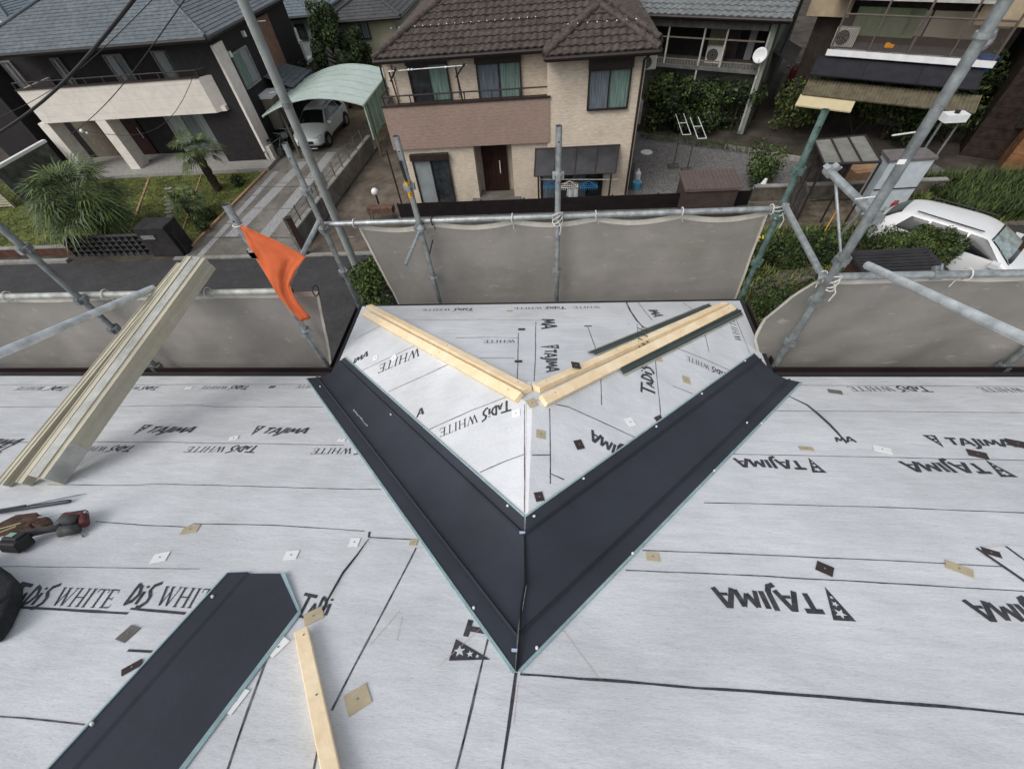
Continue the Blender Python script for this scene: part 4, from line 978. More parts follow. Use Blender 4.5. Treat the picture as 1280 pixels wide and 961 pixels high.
MB().obox((P[0] + P[3]) / 2 - V(0, 0, 1.5), (P[3] - P[0]) / 2, (.01, 0, 0), (0, 0, .55)).build('side_panel', mat("shed_back", (.10, .09, .08), .8, .3, 3), gs)
for p in P + [P[3].lerp(P[2], .5), P[3].lerp(P[0], .5)]: MB().tube([p, V(p.x, p.y, G)], .035, 6).build('post', DARKF, gs)
mb = MB(); mb.tube([V(P[3].x, P[3].y, G + 1), V(P[0].x, P[0].y, G + 1)], .025, 6); mb.tube([V(P[3].x, P[3].y, G + .1), V(P[0].x, P[0].y, G + 1.9)], .02, 6)
mb.build('brace', DARKF, gs)
cb = ag(1067, 232); bx = thing('cardboard_box', 'cardboard box lying inside the glazed shed', 'box', cb)
mb = MB(); mb.obox(cb + V(0, 0, .35), V(.5, .08, 0), V(-.06, .35, 0), V(0, 0, .35)); bevel(mb.build('carton', mat("cardboard", (.33, .20, .11), .9), bx), .01)
MB().obox(cb + V(0, 0, .71), V(.52, .08, 0), V(-.03, .18, 0), V(0, 0, .008)).build('flap', mat("cardboard", (.33, .20, .11), .9), bx)
# ribbed dark canopy just beyond the right net
P = [az(*q_, G + 2.1) for q_ in ((1062, 316), (1156, 311), (1182, 338), (1078, 342))]; c = sum(P, Vector()) / 4
rc = thing('ribbed_shed', 'dark shed with black ribbed metal roof just below the right netting rail', 'shed', (c.x, c.y, G))
MB().slab(P[::-1], (0, 0, 1), .06).build('roof', mat("black_ribbed", (.030, .028, .030), .5, .15), rc)
mb = MB()
for k in range(8):
    u_ = k / 7; mb.tube([P[0].lerp(P[3], u_) + V(0, 0, .015), P[1].lerp(P[2], u_) + V(0, 0, .015)], .035, 5)
mb.tube([P[1], P[2]], .06, 6); mb.tube([P[0], P[1]], .05, 6)
mb.build('rib', mat("black_ribbed", (.030, .028, .030), .5, .15), rc)
q_ = [c + (p - c) * .9 for p in P]; MB().slab([V(p.x, p.y, c.z - .07) for p in q_[::-1]], (0, 0, 1), 2.0).build('body', mat("red_brown_body", (.06, .028, .024), .8), rc)

wbx = az(1196, 141, G + 2.2); wb_ = thing('white_cistern', 'small white box tank with a dark knob among the shrubs beside the tallest upright', 'tank', (wbx.x, wbx.y, G))
MB().box(wbx.x - .36, wbx.x + .36, wbx.y - .2, wbx.y + .2, G + 1.95, G + 2.2).build('tank', WHITE, wb_); MB().tube([wbx, wbx + V(0, 0, .08)], .08, 10).build('knob', BLACK, wb_)
for sx in (-.3, .3): MB().tube([V(wbx.x + sx, wbx.y, G), V(wbx.x + sx, wbx.y, G + 1.95)], .04, 6).build('leg', STEEL2, wb_)
for i, (px, py) in enumerate(((971, 122), (982, 118))):
    g0 = ag(px, py); gcy = thing('gas_cylinder', ['pale gas cylinder in the gap beside the green wall', 'reddish gas cylinder in the gap nearer the awning house'][i], 'gas cylinder', g0, 'gas cylinders between the houses')
    MB().tube([g0, g0 + V(0, 0, 1.15), g0 + V(0, 0, 1.3)], [.19, .19, .08], 14).build('tank', (KERB, mat("dull_red", (.16, .03, .03), .6))[i], gcy); MB().tube([g0 + V(0, 0, 1.3), g0 + V(0, 0, 1.42)], .07, 8).build('valve', STEEL2, gcy)
b0 = ag(944, 247); bb_ = thing('blue_bag', 'blue and white patterned bag at the right end of the black fence', 'bag', b0)
mb = MB(); mb.ball(b0 + V(.1, 0, .3), .3, 8, (1.2, .8, .9)); mb.build('sack', mat("blue_white_print", (.35, .42, .55), .8, .6, 9, col2=(.03, .08, .25), split=(.48, .52)), bb_, smooth=True); MB().tube([b0 + V(.1, 0, .55), b0 + V(.13, 0, .75)], [.1, .05], 8).build('knot', WHITE, bb_)
# drying racks in the gravel yard
def rack(px, label, dx=0):
    b0 = ag(*px); t = thing('laundry_stand', label, 'laundry stand', b0, 'laundry stands in the gravel yard')
    MB().obox(b0 + V(0, 0, .06), (.22, 0, 0), (0, .16, 0), (0, 0, .06)).build('base', mat("conc_block", (.09, .085, .08), .9), t)
    MB().tube([b0, b0 + V(0, 0, 1.75)], .03, 8).build('post', mat("rack_dark", (.08, .08, .07), .5), t)
    top = b0 + V(0, 0, 1.75); mb = MB()
    for s in (-.16, .16): mb.tube([top + V(s, .75, .1), top + V(s, -.95, -.05)], .014, 6)
    mb.tube([top + V(-.16, -.95, -.05), top + V(.16, -.95, -.05)], .014, 6); mb.tube([top + V(-.16, 0, .03), top + V(.16, 0, .03)], .014, 6)
    mb.build('arm', WHITE, t)
rack((841, 209), 'laundry stand with white arms nearer the cream house'); rack((858, 214), 'laundry stand with white arms nearer the brown shed')
mc = ag(808, 191); mh = thing('drain_cover', 'round pale drain cover in the gravel beside the cream house', 'drain cover', mc)
MB().tube([V(mc.x, mc.y, G + .02), V(mc.x, mc.y, G + .05)], .26, 20).build('lid', WHITE, mh); MB().tube([V(mc.x, mc.y, G + .018), V(mc.x, mc.y, G + .04)], .30, 20).build('ring', KERB, mh)
# things at the right side of the cream house
bp_ = ag(795, 236); bk = thing('blue_bucket', 'blue bucket at the right corner of the cream house behind the fence', 'bucket', bp_)
MB().tube([bp_ + V(0, 0, .0), bp_ + V(0, 0, .3)], [.14, .19], 12).build('bucket', mat("sky_plastic", (.08, .30, .45), .4), bk)
MB().tube([bp_ + V(-.18, 0, .3), bp_ + V(0, 0, .5), bp_ + V(.18, 0, .3)], .008, 5).build('bail', WHITE, bk)
wp_ = ag(796, 226); wb = thing('white_detergent_bottle', 'white plastic bottle standing behind the blue bucket', 'bottle', wp_)
MB().tube([wp_, wp_ + V(0, 0, .35), wp_ + V(0, 0, .45)], [.13, .13, .05], 10).build('bottle', WHITE, wb); MB().tube([wp_ + V(0, 0, .45), wp_ + V(0, 0, .5)], .05, 8).build('cap', WHITE, wb)

# greenery -------------------------------------------------------------------
def hedge():
    bl = []
    rnd = random.Random(5)
    for k in range(34):
        px = 812 + 122 * rnd.random(); q_ = ag(px, 164 + 8 * rnd.random()); bl.append(((q_.x, q_.y + rnd.uniform(0, 1.6), G + rnd.uniform(.4, 1.75)), (rnd.uniform(.5, .9), rnd.uniform(.5, .8), rnd.uniform(.4, .65))))
    t = thing('hedge', 'tall dark hedge below the veranda of the teal-roofed house', 'hedge', (7, 23.5, G))
    mb = MB(); leaves(mb, bl, 17000, .17, (.55, .33, .12)); mb.build('foliage', [LEAFD, LEAFM, LEAFL], t)
    sm = MB()
    for k in range(8): x = 5 + k * .6; sm.tube([V(x, 23.6 - k * .12, G), V(x + .1, 23.7 - k * .12, G + 2)], [.05, .02], 6)
    sm.build('stem', BARK, t)
    # dark core so the hedge is dense; its near-black colour stands for inner shade
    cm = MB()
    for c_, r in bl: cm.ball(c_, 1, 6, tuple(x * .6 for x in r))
    cm.build('dark_core', mat("hedge_core", (.008, .011, .006), .95), t)
hedge()
sh = ag(945, 232)
bush('green_shrub', 'round green shrub beside the brown shed at the end of the black fence', 'shrub', sh, blobset((sh.x, sh.y, G + .7), (.5, .5, .5), 9, .45, 2), 2200, .12, weights=(.3, .4, .3))
q_ = ag(830, 178)
gc = MB()
for k in range(1600):
    t0 = random.random(); e = ag(800 + 190 * t0, 172 + 26 * t0 + random.uniform(-4, 3)); p = e + V(0, 0, random.uniform(.02, .22))
    a = random.uniform(0, 6.28); u_ = V(math.cos(a), math.sin(a), .5) * .12; gc.quad(p, p + u_ * .5 + V(0, .03, .02), p + u_, p + u_ * .5 - V(.03, .0, -.02), random.choice((0, 1, 1, 2)))
tag(gc.build('ground_cover', [LEAFD, LEAFM, LEAFL]), 'low creeping plants along the far edge of the gravel yard', 'ground cover', kind='stuff')
ke = ag(1000, 200)
kerbstrip('yard_kerb', ag(905, 186).xy, ag(1000, 202).xy, .12, .2, KERB)
# shrubs between the awning house and the sheds
for i, (px, py, R, n, lab, wt) in enumerate((((985), 165, (.7, .6, .6), 1500, 'yellowish green shrub left of the cream awning', (.2, .3, .5)),
        (1065, 168, (1.2, .8, .6), 2400, 'wide green shrub behind the glazed shed', (.3, .4, .3)), (1100, 175, (.7, .6, .8), 1700, 'bright shrub above the storage shed roof', (.25, .35, .4)),
        (1140, 172, (1.1, .8, 1.1), 2800, 'dark leafy shrub behind the storage shed', (.55, .35, .1)), (1180, 180, (.9, .8, 1.1), 2400, 'dark tree-like shrub right of the storage shed', (.55, .3, .15)))):
    b0 = ag(px, py) ; bush('garden_shrub', lab, 'shrub', b0, blobset((b0.x, b0.y, G + 1.0 + R[2] * .5), R, 9, .6, i + 20), n, .17, weights=wt, group='shrubs in front of the awning house')
# grass bank by the white car
def tufts(name, label, poly, n, hmin, hmax, mats=(LEAFM, LEAFL, LEAFY), wd=.03):
    mb = MB(); (ax0, ay0), (ax1, ay1) = poly
    for _ in range(n):
        x = random.uniform(ax0, ax1); y = random.uniform(ay0, ay1); hh = random.uniform(hmin, hmax); a = random.uniform(0, 6.28); l = V(math.cos(a), math.sin(a), 0)
        b_ = V(x, y, G); tip = b_ + l * hh * .5 + V(0, 0, hh); s = V(-l.y, l.x, 0) * wd
        mb.add([b_ - s, b_ + s, b_ + l * hh * .15 + V(0, 0, hh * .6) + s * .7, b_ + l * hh * .15 + V(0, 0, hh * .6) - s * .7, tip], [(0, 1, 2, 3), (3, 2, 4)], random.choice((0, 0, 1, 1, 2)) if hmax < .3 else random.choice((0, 1, 1, 1, 2)))
    return tag(mb.build(name, list(mats)), label, 'grass', kind='stuff')
tufts('tall_grass', 'overgrown bright grass bank behind the white estate car', ((14.0, 14.4), (24, 17.2)), 26000, .15, .7, (LEAFD, LEAFM, LEAFL), .022)
tufts('verge_grass', 'thin weeds along the dirt lane', ((11.8, 14.3), (15.5, 16.2)), 1800, .1, .35)
tufts('lawn_grass', 'mown lawn beside the charcoal house', ((-30, 14.2), (-14.7, 20.9)), 24000, .03, .10, (LEAFL, LEAFL, LEAFY), .018)
tufts('garden_weeds', 'weeds covering the garden soil right of the centre netting', ((4, 8.5), (11.3, 14.3)), 9000, .08, .4)
for i, (px, py, R, n, lab, wt, fl) in enumerate(((957, 315, (.7, .7, .5), 3000, 'flowering bush with yellow blooms beyond the right end of the centre netting', (.4, .4, .2), 28),
        (1005, 308, (1.1, .6, .5), 3200, 'dark leafy bush below the dirt lane', (.5, .35, .15), 0), (1060, 300, (1.0, .7, .5), 3000, 'green bush between the scaffold bracket and the estate car', (.4, .4, .2), 0),
        (985, 375, (1.0, .7, .3), 2500, 'low leafy plants beside the stacked planks', (.4, .4, .2), 0))):
    b0 = az(px, py, G + .6); b0.z = G; bush('flower_bush', lab, 'shrub', b0, blobset((b0.x, b0.y, G + .55), (R[0], R[1] * .8, R[2] * .6), 10, .38, i + 60), int(n * 1.8), .09, weights=wt, group='bushes of the garden plot', flowers=fl)
b0 = az(1135, 300, G + 1.0); b0.z = G; bush('leafy_shrub', 'light green leafy shrub partly hiding the side of the white estate car', 'shrub', b0, blobset((b0.x, b0.y, G + 1.0), (.5, .3, .2), 12, .30, 4), 9000, .085, weights=(.2, .4, .4))
b0 = az(1172, 308, G + 1.0); b0.z = G; bush('leafy_shrub', 'light green shrub nearest the doors of the white estate car', 'shrub', b0, blobset((b0.x, b0.y, G + 1.0), (.3, .25, .45), 8, .33, 8), 5000, .08, weights=(.15, .4, .45))
b0 = ag(475, 384); bush('round_bush', 'bright green round bush just left of the centre netting', 'shrub', (b0.x, b0.y, G), blobset((b0.x + .05, b0.y + .1, G + .9), (.42, .45, .4), 10, .42, 5), 4200, .12, weights=(.15, .45, .4))
# planks
for i in range(6):
    a = ag(935 + i * 2, 362 + i * 3); b = ag(1010 + i * 3, 330 + i * 3); d = (b - a).normalized(); z_ = .12 + .05 * (i % 2)
    t = thing('timber_plank', ['weathered plank at the top of the pile', 'second weathered plank of the pile', 'third weathered plank of the pile', 'fourth weathered plank of the pile', 'fifth weathered plank of the pile', 'weathered plank at the bottom of the pile nearest the netting'][i] + ' on the garden soil', 'plank', a, 'weathered planks stacked in the garden')
    mb = MB(); mb.obox((a + b) / 2 + V(0, 0, z_), d * (b - a).length / 2, V(-d.y, d.x, 0) * .07, V(0, 0, .03)); bevel(mb.build('plank', mat("old_wood", (.14, .12, .095), .9, .3, 6, stretch=(1, 1, 1)), t), .006)
yb = ag(1012, 322); yt = thing('orange_bar', 'thin orange bar leaning in the flower bush', 'bar', yb)
MB().tube([yb, yb + V(.35, .5, 1.4)], .02, 6).build('bar', mat("orange_bar", (.5, .24, .04), .6), yt)
MB().tube([yb + V(.35, .5, 1.4), yb + V(.37, .53, 1.46)], .024, 6).build('end_cap', BLACK, yt)
# conifer beside the olive house
def tree(name, label, base, H_, R, n, leaf, wt, seed, mats=(LEAFD, LEAFM, LEAFL), cone=False):
    rnd = random.Random(seed); t = thing(name, label, 'tree', base); base = Vector(base)
    mb = MB(); mb.tube([base, base + V(.1, 0, H_ * .5), base + V(0, .1, H_ * .92)], [R * .09, R * .06, .02], 8)
    bl = []
    for k in range(26):
        f = rnd.uniform(.12, 1); r = R * ((1.05 - f) if cone else math.sin(math.pi * min(1, f * .85 + .1))) * rnd.uniform(.5, 1)
        a = rnd.uniform(0, 6.28); c = base + V(r * math.cos(a), r * math.sin(a), H_ * f); bl.append((tuple(c), (R * .36, R * .36, R * .42)))
        mb.tube([base + V(0, 0, H_ * f * .8), c], [.05, .012], 5)
    mb.build('trunk', BARK, t); lm = MB(); leaves(lm, bl, n, leaf, wt); lm.build('crown', list(mats), t)
tp = ay(415, 75, 29.0); tree('conifer_tree', 'tall dark conifer between the white house and the olive house', (tp.x + .1, 29.2, G), 4.9, 1.15, 9000, .17, (.55, .35, .1), 3)
tp = ay(452, 75, 29.5); tree('dark_tree', 'broad dark tree against the olive house wall', (tp.x + .1, 29.3, G), 3.6, .85, 4500, .17, (.7, .25, .05), 9)
for i, (px, py, lab) in enumerate(((372, 105, 'yellow-green shrub behind the carport beside the porch roof'), (392, 112, 'green shrub behind the middle of the carport'), (350, 115, 'brownish shrub under the slate porch roof'))):
    b0 = ag(px, py + 25); bush('back_garden_shrub', lab, 'shrub', b0, blobset((b0.x, b0.y, G + 1.6), (.8, .6, .9), 8, .5, i + 90), 1500, .18, weights=(.4, .35, .25), mats=(LEAFD, LEAFM, LEAFY), group='shrubs behind the carport')
tree('distant_tree', 'dark distant tree at the top left corner', (-36, 42, G), 6, 4, 5000, .4, (.6, .3, .1), 11)
tree('distant_tree', 'dark distant tree between the white house and the charcoal roof', (-27, 50, G), 6, 4, 4000, .4, (.6, .3, .1), 12)
# palms
def palm(label, base, trunk, fl, nf, seed, w_=.03, droop=.5):
    rnd = random.Random(seed); t = thing('palm_tree', label, 'palm tree', base, 'palms on the lawn'); base = Vector(base); top = base + V(.05, .0, trunk)
    mb = MB(); k = 9
    mb.tube([base + V(.02 * (i % 2), 0, trunk * i / k) for i in range(k + 1)], [.17 + .03 * (i % 2) for i in range(k + 1)], 10); mb.build('trunk', BARK, t)
    cm = MB()
    for i in range(nf):
        a = rnd.uniform(0, 2 * math.pi); el = rnd.uniform(-.45, 1.25); l = fl * rnd.uniform(.75, 1.1); dirh = V(math.cos(a), math.sin(a), 0)
        prev = top.copy(); pts = [prev.copy()]; ang = el; steps = 6
        for s_ in range(steps):
            ang -= droop * (s_ + 1) / steps * .35; prev = prev + (dirh * math.cos(ang) + V(0, 0, math.sin(ang))) * l * .55 / steps; pts.append(prev.copy())
        cm.tube(pts, .014, 4, mi=0, cap=False)
        # fan of leaf blades at the end (chamaerops / trachycarpus) plus blades along the rib
        side = dirh.cross(V(0, 0, 1))
        fdir = (pts[-1] - pts[-2]).normalized(); up_ = side.cross(fdir)
        nb = 15
        for b_ in range(nb):
            th = math.radians(-95 + 190 * b_ / (nb - 1)); bl = l * .52 * (1 - .25 * abs(math.sin(th))) * rnd.uniform(.85, 1.1)
            bd = (fdir * math.cos(th) + side * math.sin(th) + up_ * .12).normalized(); mid = pts[-1] + bd * bl * .55; tip = pts[-1] + bd * bl + V(0, 0, -bl * .28 * rnd.uniform(.5, 1.4))
            sw = bd.cross(up_).normalized() * w_
            cm.add([pts[-1], mid + sw, tip, mid - sw], [(0, 1, 2, 3)], rnd.choice((0, 1, 1, 2)))
    cm.build('crown', [LEAFP, LEAFM, LEAFL], t)
b0 = ag(140, 298); palm('large fan palm with a wide shaggy crown at the lawn corner', (b0.x, b0.y, G), 1.65, 2.15, 95, 1, .03)
b0 = ag(274, 238); palm('slim fan palm in front of the ground-floor window of the charcoal house', (b0.x, b0.y, G), 1.7, 1.35, 34, 2, .026)
b0 = ag(246, 274); palm('small low bright green palm near the black pillar', (b0.x, b0.y, G), .8, .95, 34, 3, .024)
for i, (px, py, lab) in enumerate(((256, 288, 'small dark bush by the brick edging near the road'), (300, 232, 'reddish low bush beside the slim palm'), (262, 275, 'dark spiky plant beside the small bright palm'))):
    b0 = ag(px, py); bush('low_plant', lab, 'plant', b0, blobset((b0.x, b0.y, G + .25), (.15, .15, .1), 3, .25, i), 350, .12, weights=(.6, .3, .1), group='low plants on the lawn', stems=2)

# utility pole + cables
up = ag(457, 360); ut = thing('utility_pole', 'tall grey concrete utility pole standing left of the centre netting', 'utility pole', (up.x, up.y, G))
MB().tube([V(up.x, up.y, G), V(up.x, up.y, 2.2)], [.125, .10], 20).build('shaft', mat("pole_concrete", (.30, .32, .31), .85, .1, 3, .15, 40, dirt=.15), ut)
for k in range(7):
    z_ = G + 2.0 + k * 1.3; s = -1 if k % 2 else 1; MB().tube([V(up.x + s * .13, up.y, z_), V(up.x + s * .32, up.y, z_)], .012, 6).build('step_bolt', STEEL2, ut)
MB().tube([V(up.x, up.y - .0, -3.4), V(up.x, up.y, -3.3)], .125, 20).build('band', STEEL, ut)
for (a, b, r, lab) in (((-12, 172), (176, -12), .030, 'thick black cable crossing the charcoal house at the top left'), ((88, 168), (240, -14), .013, 'thin black cable reaching down to the porch beam of the charcoal house'), ((-10, 150), (190, 0), .008, 'faint thin wire between the two thick cables')):
    Y0, Y1 = (12.0, 9.5) if r > .012 else (14, 11)
    if r == .013: Y0, Y1 = 21.5, 12
    p, q_ = ay(*a, Y0), ay(*b, Y1); pts = []
    for k in range(13):
        u_ = k / 12; m_ = p.lerp(q_, u_); m_.z -= .35 * math.sin(math.pi * u_) * (0.6 if r < .03 else .5); pts.append(m_)
    t = thing('overhead_cable', lab, 'cable', p, 'overhead cables'); MB().tube(pts, r, 6).build('cable', BLACK, t)
# small sag wire with white insulator
c0_, c1_ = ay(255, 60, 21.4), ay(95, 160, 21.5)
t = thing('drop_wire', 'thin drooping wire from the eave to the white insulator in front of the charcoal house', 'cable', c0_)
pts = [c0_.lerp(c1_, k / 12) + V(0, -.1, -1.5 * math.sin(math.pi * k / 12)) for k in range(13)]; MB().tube(pts, .012, 5).build('wire', BLACK, t)
mb = MB(); mb.ball(c1_ + V(.3, -.1, -.1), .09, 6); mb.ball(c1_ + V(.5, -.1, -.2), .06, 6); mb.build('insulator', WHITE, t)

# =================================================================== 5. THE ROOF WE STAND ON
S = 0.45; HC = 1.70
NM = V(0, S, 1).normalized()
XW0, XW1, YE, YW, ZE = -1.905, 1.742, 2.243, 3.16, -2.709
XR = -0.105; ZR = -1.893; YR1 = 1.36; YR0 = (-HC - ZR) / S
KL = (ZR - ZE) / (XR - XW0); KR = (ZR - ZE) / (XW1 - XR); KF = (ZR - ZE) / (YW - YR1)
NL = V(-KL, 0, 1).normalized(); NR = V(KR, 0, 1).normalized(); NF = V(0, KF, 1).normalized()
PLN = {'M': (NM, NM.dot(V(0, 0, -HC))), 'L': (NL, NL.dot(V(XR, 0, ZR))), 'R': (NR, NR.dot(V(XR, 0, ZR))), 'F': (NF, NF.dot(V(XR, YR1, ZR)))}
def rp(x, y, k='M', off=0.0):
    n, d = PLN[k]; return onpl(x, y, n, d + off)
roof = thing('work_roof', 'roof under repair covered in pale grey printed felt with navy valley flashings and a small projecting gable', 'roof', (0, 0, G))
GLY = {
 'T': (.95, [([(0, 1), (.85, 1)], .27), ([(.42, .92), (.42, 0)], .27)]),
 'A': (1.0, [([(0, 0), (.36, .95), (.5, .95), (.88, 0)], .27), ([(.28, .28), (.7, .28)], .17)]),
 'J': (.5, [([(.25, 1), (.25, 0), (.12, -.3), (-.12, -.4)], .27)]),
 'I': (.42, [([(.12, 1), (.12, 0)], .27)]),
 'M': (1.15, [([(0, 0), (.16, .95)], .24), ([(.16, .95), (.5, .2)], .27), ([(.5, .2), (.82, .95)], .2), ([(.82, .95), (1.0, 0)], .27)]),
 't': (.75, [([(-.1, 1.14), (.95, 1.02)], .19), ([(.38, 1.1), (.30, -.1)], .22)]),
 'a': (.62, [([(0, -.05), (.25, .62)], .14), ([(.25, .62), (.48, 0)], .19), ([(.08, .2), (.42, .2)], .12)]),
 'd': (.68, [([(.02, -.05), (.06, 1.02)], .19), ([(.06, 1.0), (.36, .85), (.52, .5), (.36, .14), (.02, -.02)], .19)]),
 'i': (.30, [([(.08, .66), (.06, 0)], .22), ([(.1, .84), (.1, .96)], .19)]),
 's': (.75, [([(.56, 1.14), (.20, .98), (.12, .72), (.40, .42), (.40, .14), (.10, -.14), (-.06, -.14)], .19)]),
 'w': (1.18, [([(.02, .96), (.30, .02)], .13), ([(.30, .02), (.52, .96)], .05), ([(.44, .96), (.76, .02)], .13), ([(.76, .02), (1.0, .96)], .05), ([(-.08, .98), (.16, .98)], .045), ([(.36, .98), (.62, .98)], .045), ([(.88, .98), (1.1, .98)], .045)]),
 'h': (1.0, [([(.15, .97), (.15, .03)], .12), ([(.72, .97), (.72, .03)], .12), ([(.15, .5), (.72, .5)], .05), ([(.02, .98), (.28, .98)], .045), ([(.02, .02), (.28, .02)], .045), ([(.59, .98), (.85, .98)], .045), ([(.59, .02), (.85, .02)], .045)]),
 'n': (.44, [([(.15, .97), (.15, .03)], .12), ([(.02, .98), (.28, .98)], .045), ([(.02, .02), (.28, .02)], .045)]),
 'e': (.78, [([(.15, .97), (.15, .03)], .12), ([(.02, .97), (.62, .97)], .06), ([(.02, .03), (.66, .03)], .06), ([(.15, .5), (.5, .5)], .05), ([(.62, .97), (.62, .8)], .04), ([(.66, .03), (.68, .22)], .04), ([(.5, .6), (.5, .4)], .04)]),
 'u': (.86, [([(.40, .97), (.40, .03)], .12), ([(.02, .97), (.78, .97)], .055), ([(.02, .97), (.02, .78)], .04), ([(.78, .97), (.78, .78)], .04), ([(.27, .02), (.53, .02)], .045)]),
 ' ': (.35, []), }
WORDS = {'TAJIMA': '*TAJIMA', 'TW': 'tadis whnue'}
layer = [0]
def put_poly(mb, O, u, v, n, pts, mi, lift):
    mb.poly([O + u * a + v * b + n * lift for a, b in pts], mi)
def write(mb, word, a, b, pl, cap=None, skip=0, keep=None, lean_=0.0, ratio=None):
    """letters printed on a roof plane; a/b = photo pixels of the baseline's start and end"""
    n = PLN[pl][0]; A = rp(*a, pl); B = rp(*b, pl); u = (B - A).normalized(); v = n.cross(u); L = (B - A).length
    tot = sum(1.22 if c == '*' else GLY[c][0] for c in word); sc_ = L / tot
    hsc = sc_ * (cap or 1)
    x = 0
    for ci, c in enumerate(word):
        wd = 1.22 if c == '*' else GLY[c][0]
        show = ci >= skip and (keep is None or ci < keep)
        if show:
            if c == '*':
                put_poly(mb, A, u * sc_, v * hsc, n, [(x + 0, 1.42), (x + .42, -.45), (x + 1.02, 1.42)][::1], 1, .0016)
                for cx, cy, r in ((x + .50, 1.06, .28), (x + .47, .55, .17), (x + .44, .18, .10)):
                    st = [(cx + (r if k % 2 == 0 else r * .42) * math.sin(k * math.pi / 5), cy + (r if k % 2 == 0 else r * .42) * math.cos(k * math.pi / 5)) for k in range(10)]
                    mb.add([A + u * sc_ * cx + v * hsc * cy + n * .0024] + [A + u * sc_ * p + v * hsc * q + n * .0024 for p, q in st], [(0, 1 + (k + 1) % 10, 1 + k) for k in range(10)], 0)
            else:
                for si, (pts, w_) in enumerate(GLY[c][1]):
                    for k in range(len(pts) - 1):
                        (x0_, y0_), (x1_, y1_) = pts[k], pts[k + 1]; dx, dy = x1_ - x0_, y1_ - y0_; l = math.hypot(dx, dy); px, py = -dy / l * w_ / 2, dx / l * w_ / 2
                        ex, ey = (dx / l * w_ * .3, dy / l * w_ * .3) if len(pts) > 2 else (0, 0)
                        q4 = [(x + x0_ - px - ex, y0_ - py - ey), (x + x1_ - px + ex, y1_ - py + ey), (x + x1_ + px + ex, y1_ + py + ey), (x + x0_ + px - ex, y0_ + py - ey)]
                        q4 = [(p + lean_ * q, q) for p, q in q4]
                        layer[0] = (layer[0] + 1) % 9
                        put_poly(mb, A, u * sc_, v * hsc, n, q4, 1, .0014 + .00012 * layer[0])
        x += wd
def seam(mb, pts, pl, w_=.008, wob=.0015):
    n = PLN[pl][0]; P = [rp(*p, pl) for p in pts]; full = []
    for a, b in zip(P[:-1], P[1:]):
        k = max(1, int((b - a).length / .07)); full += [a.lerp(b, i / k) for i in range(k)]
    full.append(P[-1]); rnd = random.Random(int(pts[0][0] * 7 + pts[0][1]))
    L_, R_2 = [], []; o_ = 0
    for i, p in enumerate(full):
        d = (full[min(i + 1, len(full) - 1)] - full[max(0, i - 1)]).normalized(); s = n.cross(d); o_ = o_ * .8 + rnd.uniform(-wob, wob); ww = w_ * rnd.uniform(.65, 1.15)
        L_.append(p + s * (o_ + ww / 2) + n * .0012); R_2.append(p + s * (o_ - ww / 2) + n * .0012)
    k = len(full); mb.add(L_ + R_2, [(i, i + 1, k + i + 1, k + i)[::-1] for i in range(k - 1)], 2 if w_ < .009 else 1)
# felt on the main slope
mm = MB(); Y1 = -2.8
def Mz(y): return -HC - S * y
def felt_poly(mb, pts, zf, nsub=1):
    mb.poly([V(x, y, zf(x, y)) for x, y in pts], 0)
felt_poly(mm, [(-9, Y1), (XR, Y1), (XR, YR0), (XW0, YE), (-9, YE)], lambda x, y: Mz(y))
felt_poly(mm, [(XR, Y1), (9, Y1), (9, YE), (XW1, YE), (XR, YR0)], lambda x, y: Mz(y))
for s_ in ([(985, 481), (1120, 481.5), (1500, 484)], [(968, 513), (1120, 514), (1500, 517)], [(915, 567), (1050, 570), (1280, 575), (1520, 580)], [(880, 628), (1090, 633), (1280, 640), (1500, 648)],
           [(803, 687), (1030, 697), (1183, 704), (1252, 708)], [(782, 712), (960, 720), (1280, 738), (1600, 757)],
           [(0, 481), (120, 481), (260, 480), (400, 480)], [(-200, 509), (120, 508), (250, 506), (270, 508), (404, 508)], [(-200, 552), (200, 552), (430, 556)],
           [(60, 605), (175, 606), (190, 604), (270, 606), (400, 610), (476, 611)], [(120, 651), (180, 656), (235, 658), (242, 654), (340, 656), (455, 664)],
           [(-200, 893), (0, 895), (60, 900), (106, 905)]):
    seam(mm, s_, 'M', .0055)
seam(mm, [(-60, 707), (100, 708), (250, 710)], 'M', .003)
seam(mm, [(650, 842), (780, 851), (1000, 868), (1280, 892), (1700, 930)], 'M', .0095)
seam(mm, [(645, 840), (636, 905), (627, 961), (610, 1060)], 'M', .0105)
seam(mm, [(610, 798), (596, 856), (570, 961), (545, 1060)], 'M', .0085)
seam(mm, [(520, 684), (491, 740), (430, 858), (415, 887)], 'M', .008)
seam(mm, [(400, 925), (392, 965), (372, 1060)], 'M', .008)
seam(mm, [(334, 821), (310, 885), (284, 961), (260, 1030)], 'M', .008)
seam(mm, [(10, 757), (80, 762), (160, 766)], 'M', .012); seam(mm, [(163, 760), (232, 766)], 'M', .012); seam(mm, [(160, 812), (190, 814)], 'M', .010)
seam(mm, [(372, 769), (384, 771)], 'M', .012)
seam(mm, [(461, 671), (520, 674)], 'M', .006); seam(mm, [(462, 664), (461, 671)], 'M', .010)
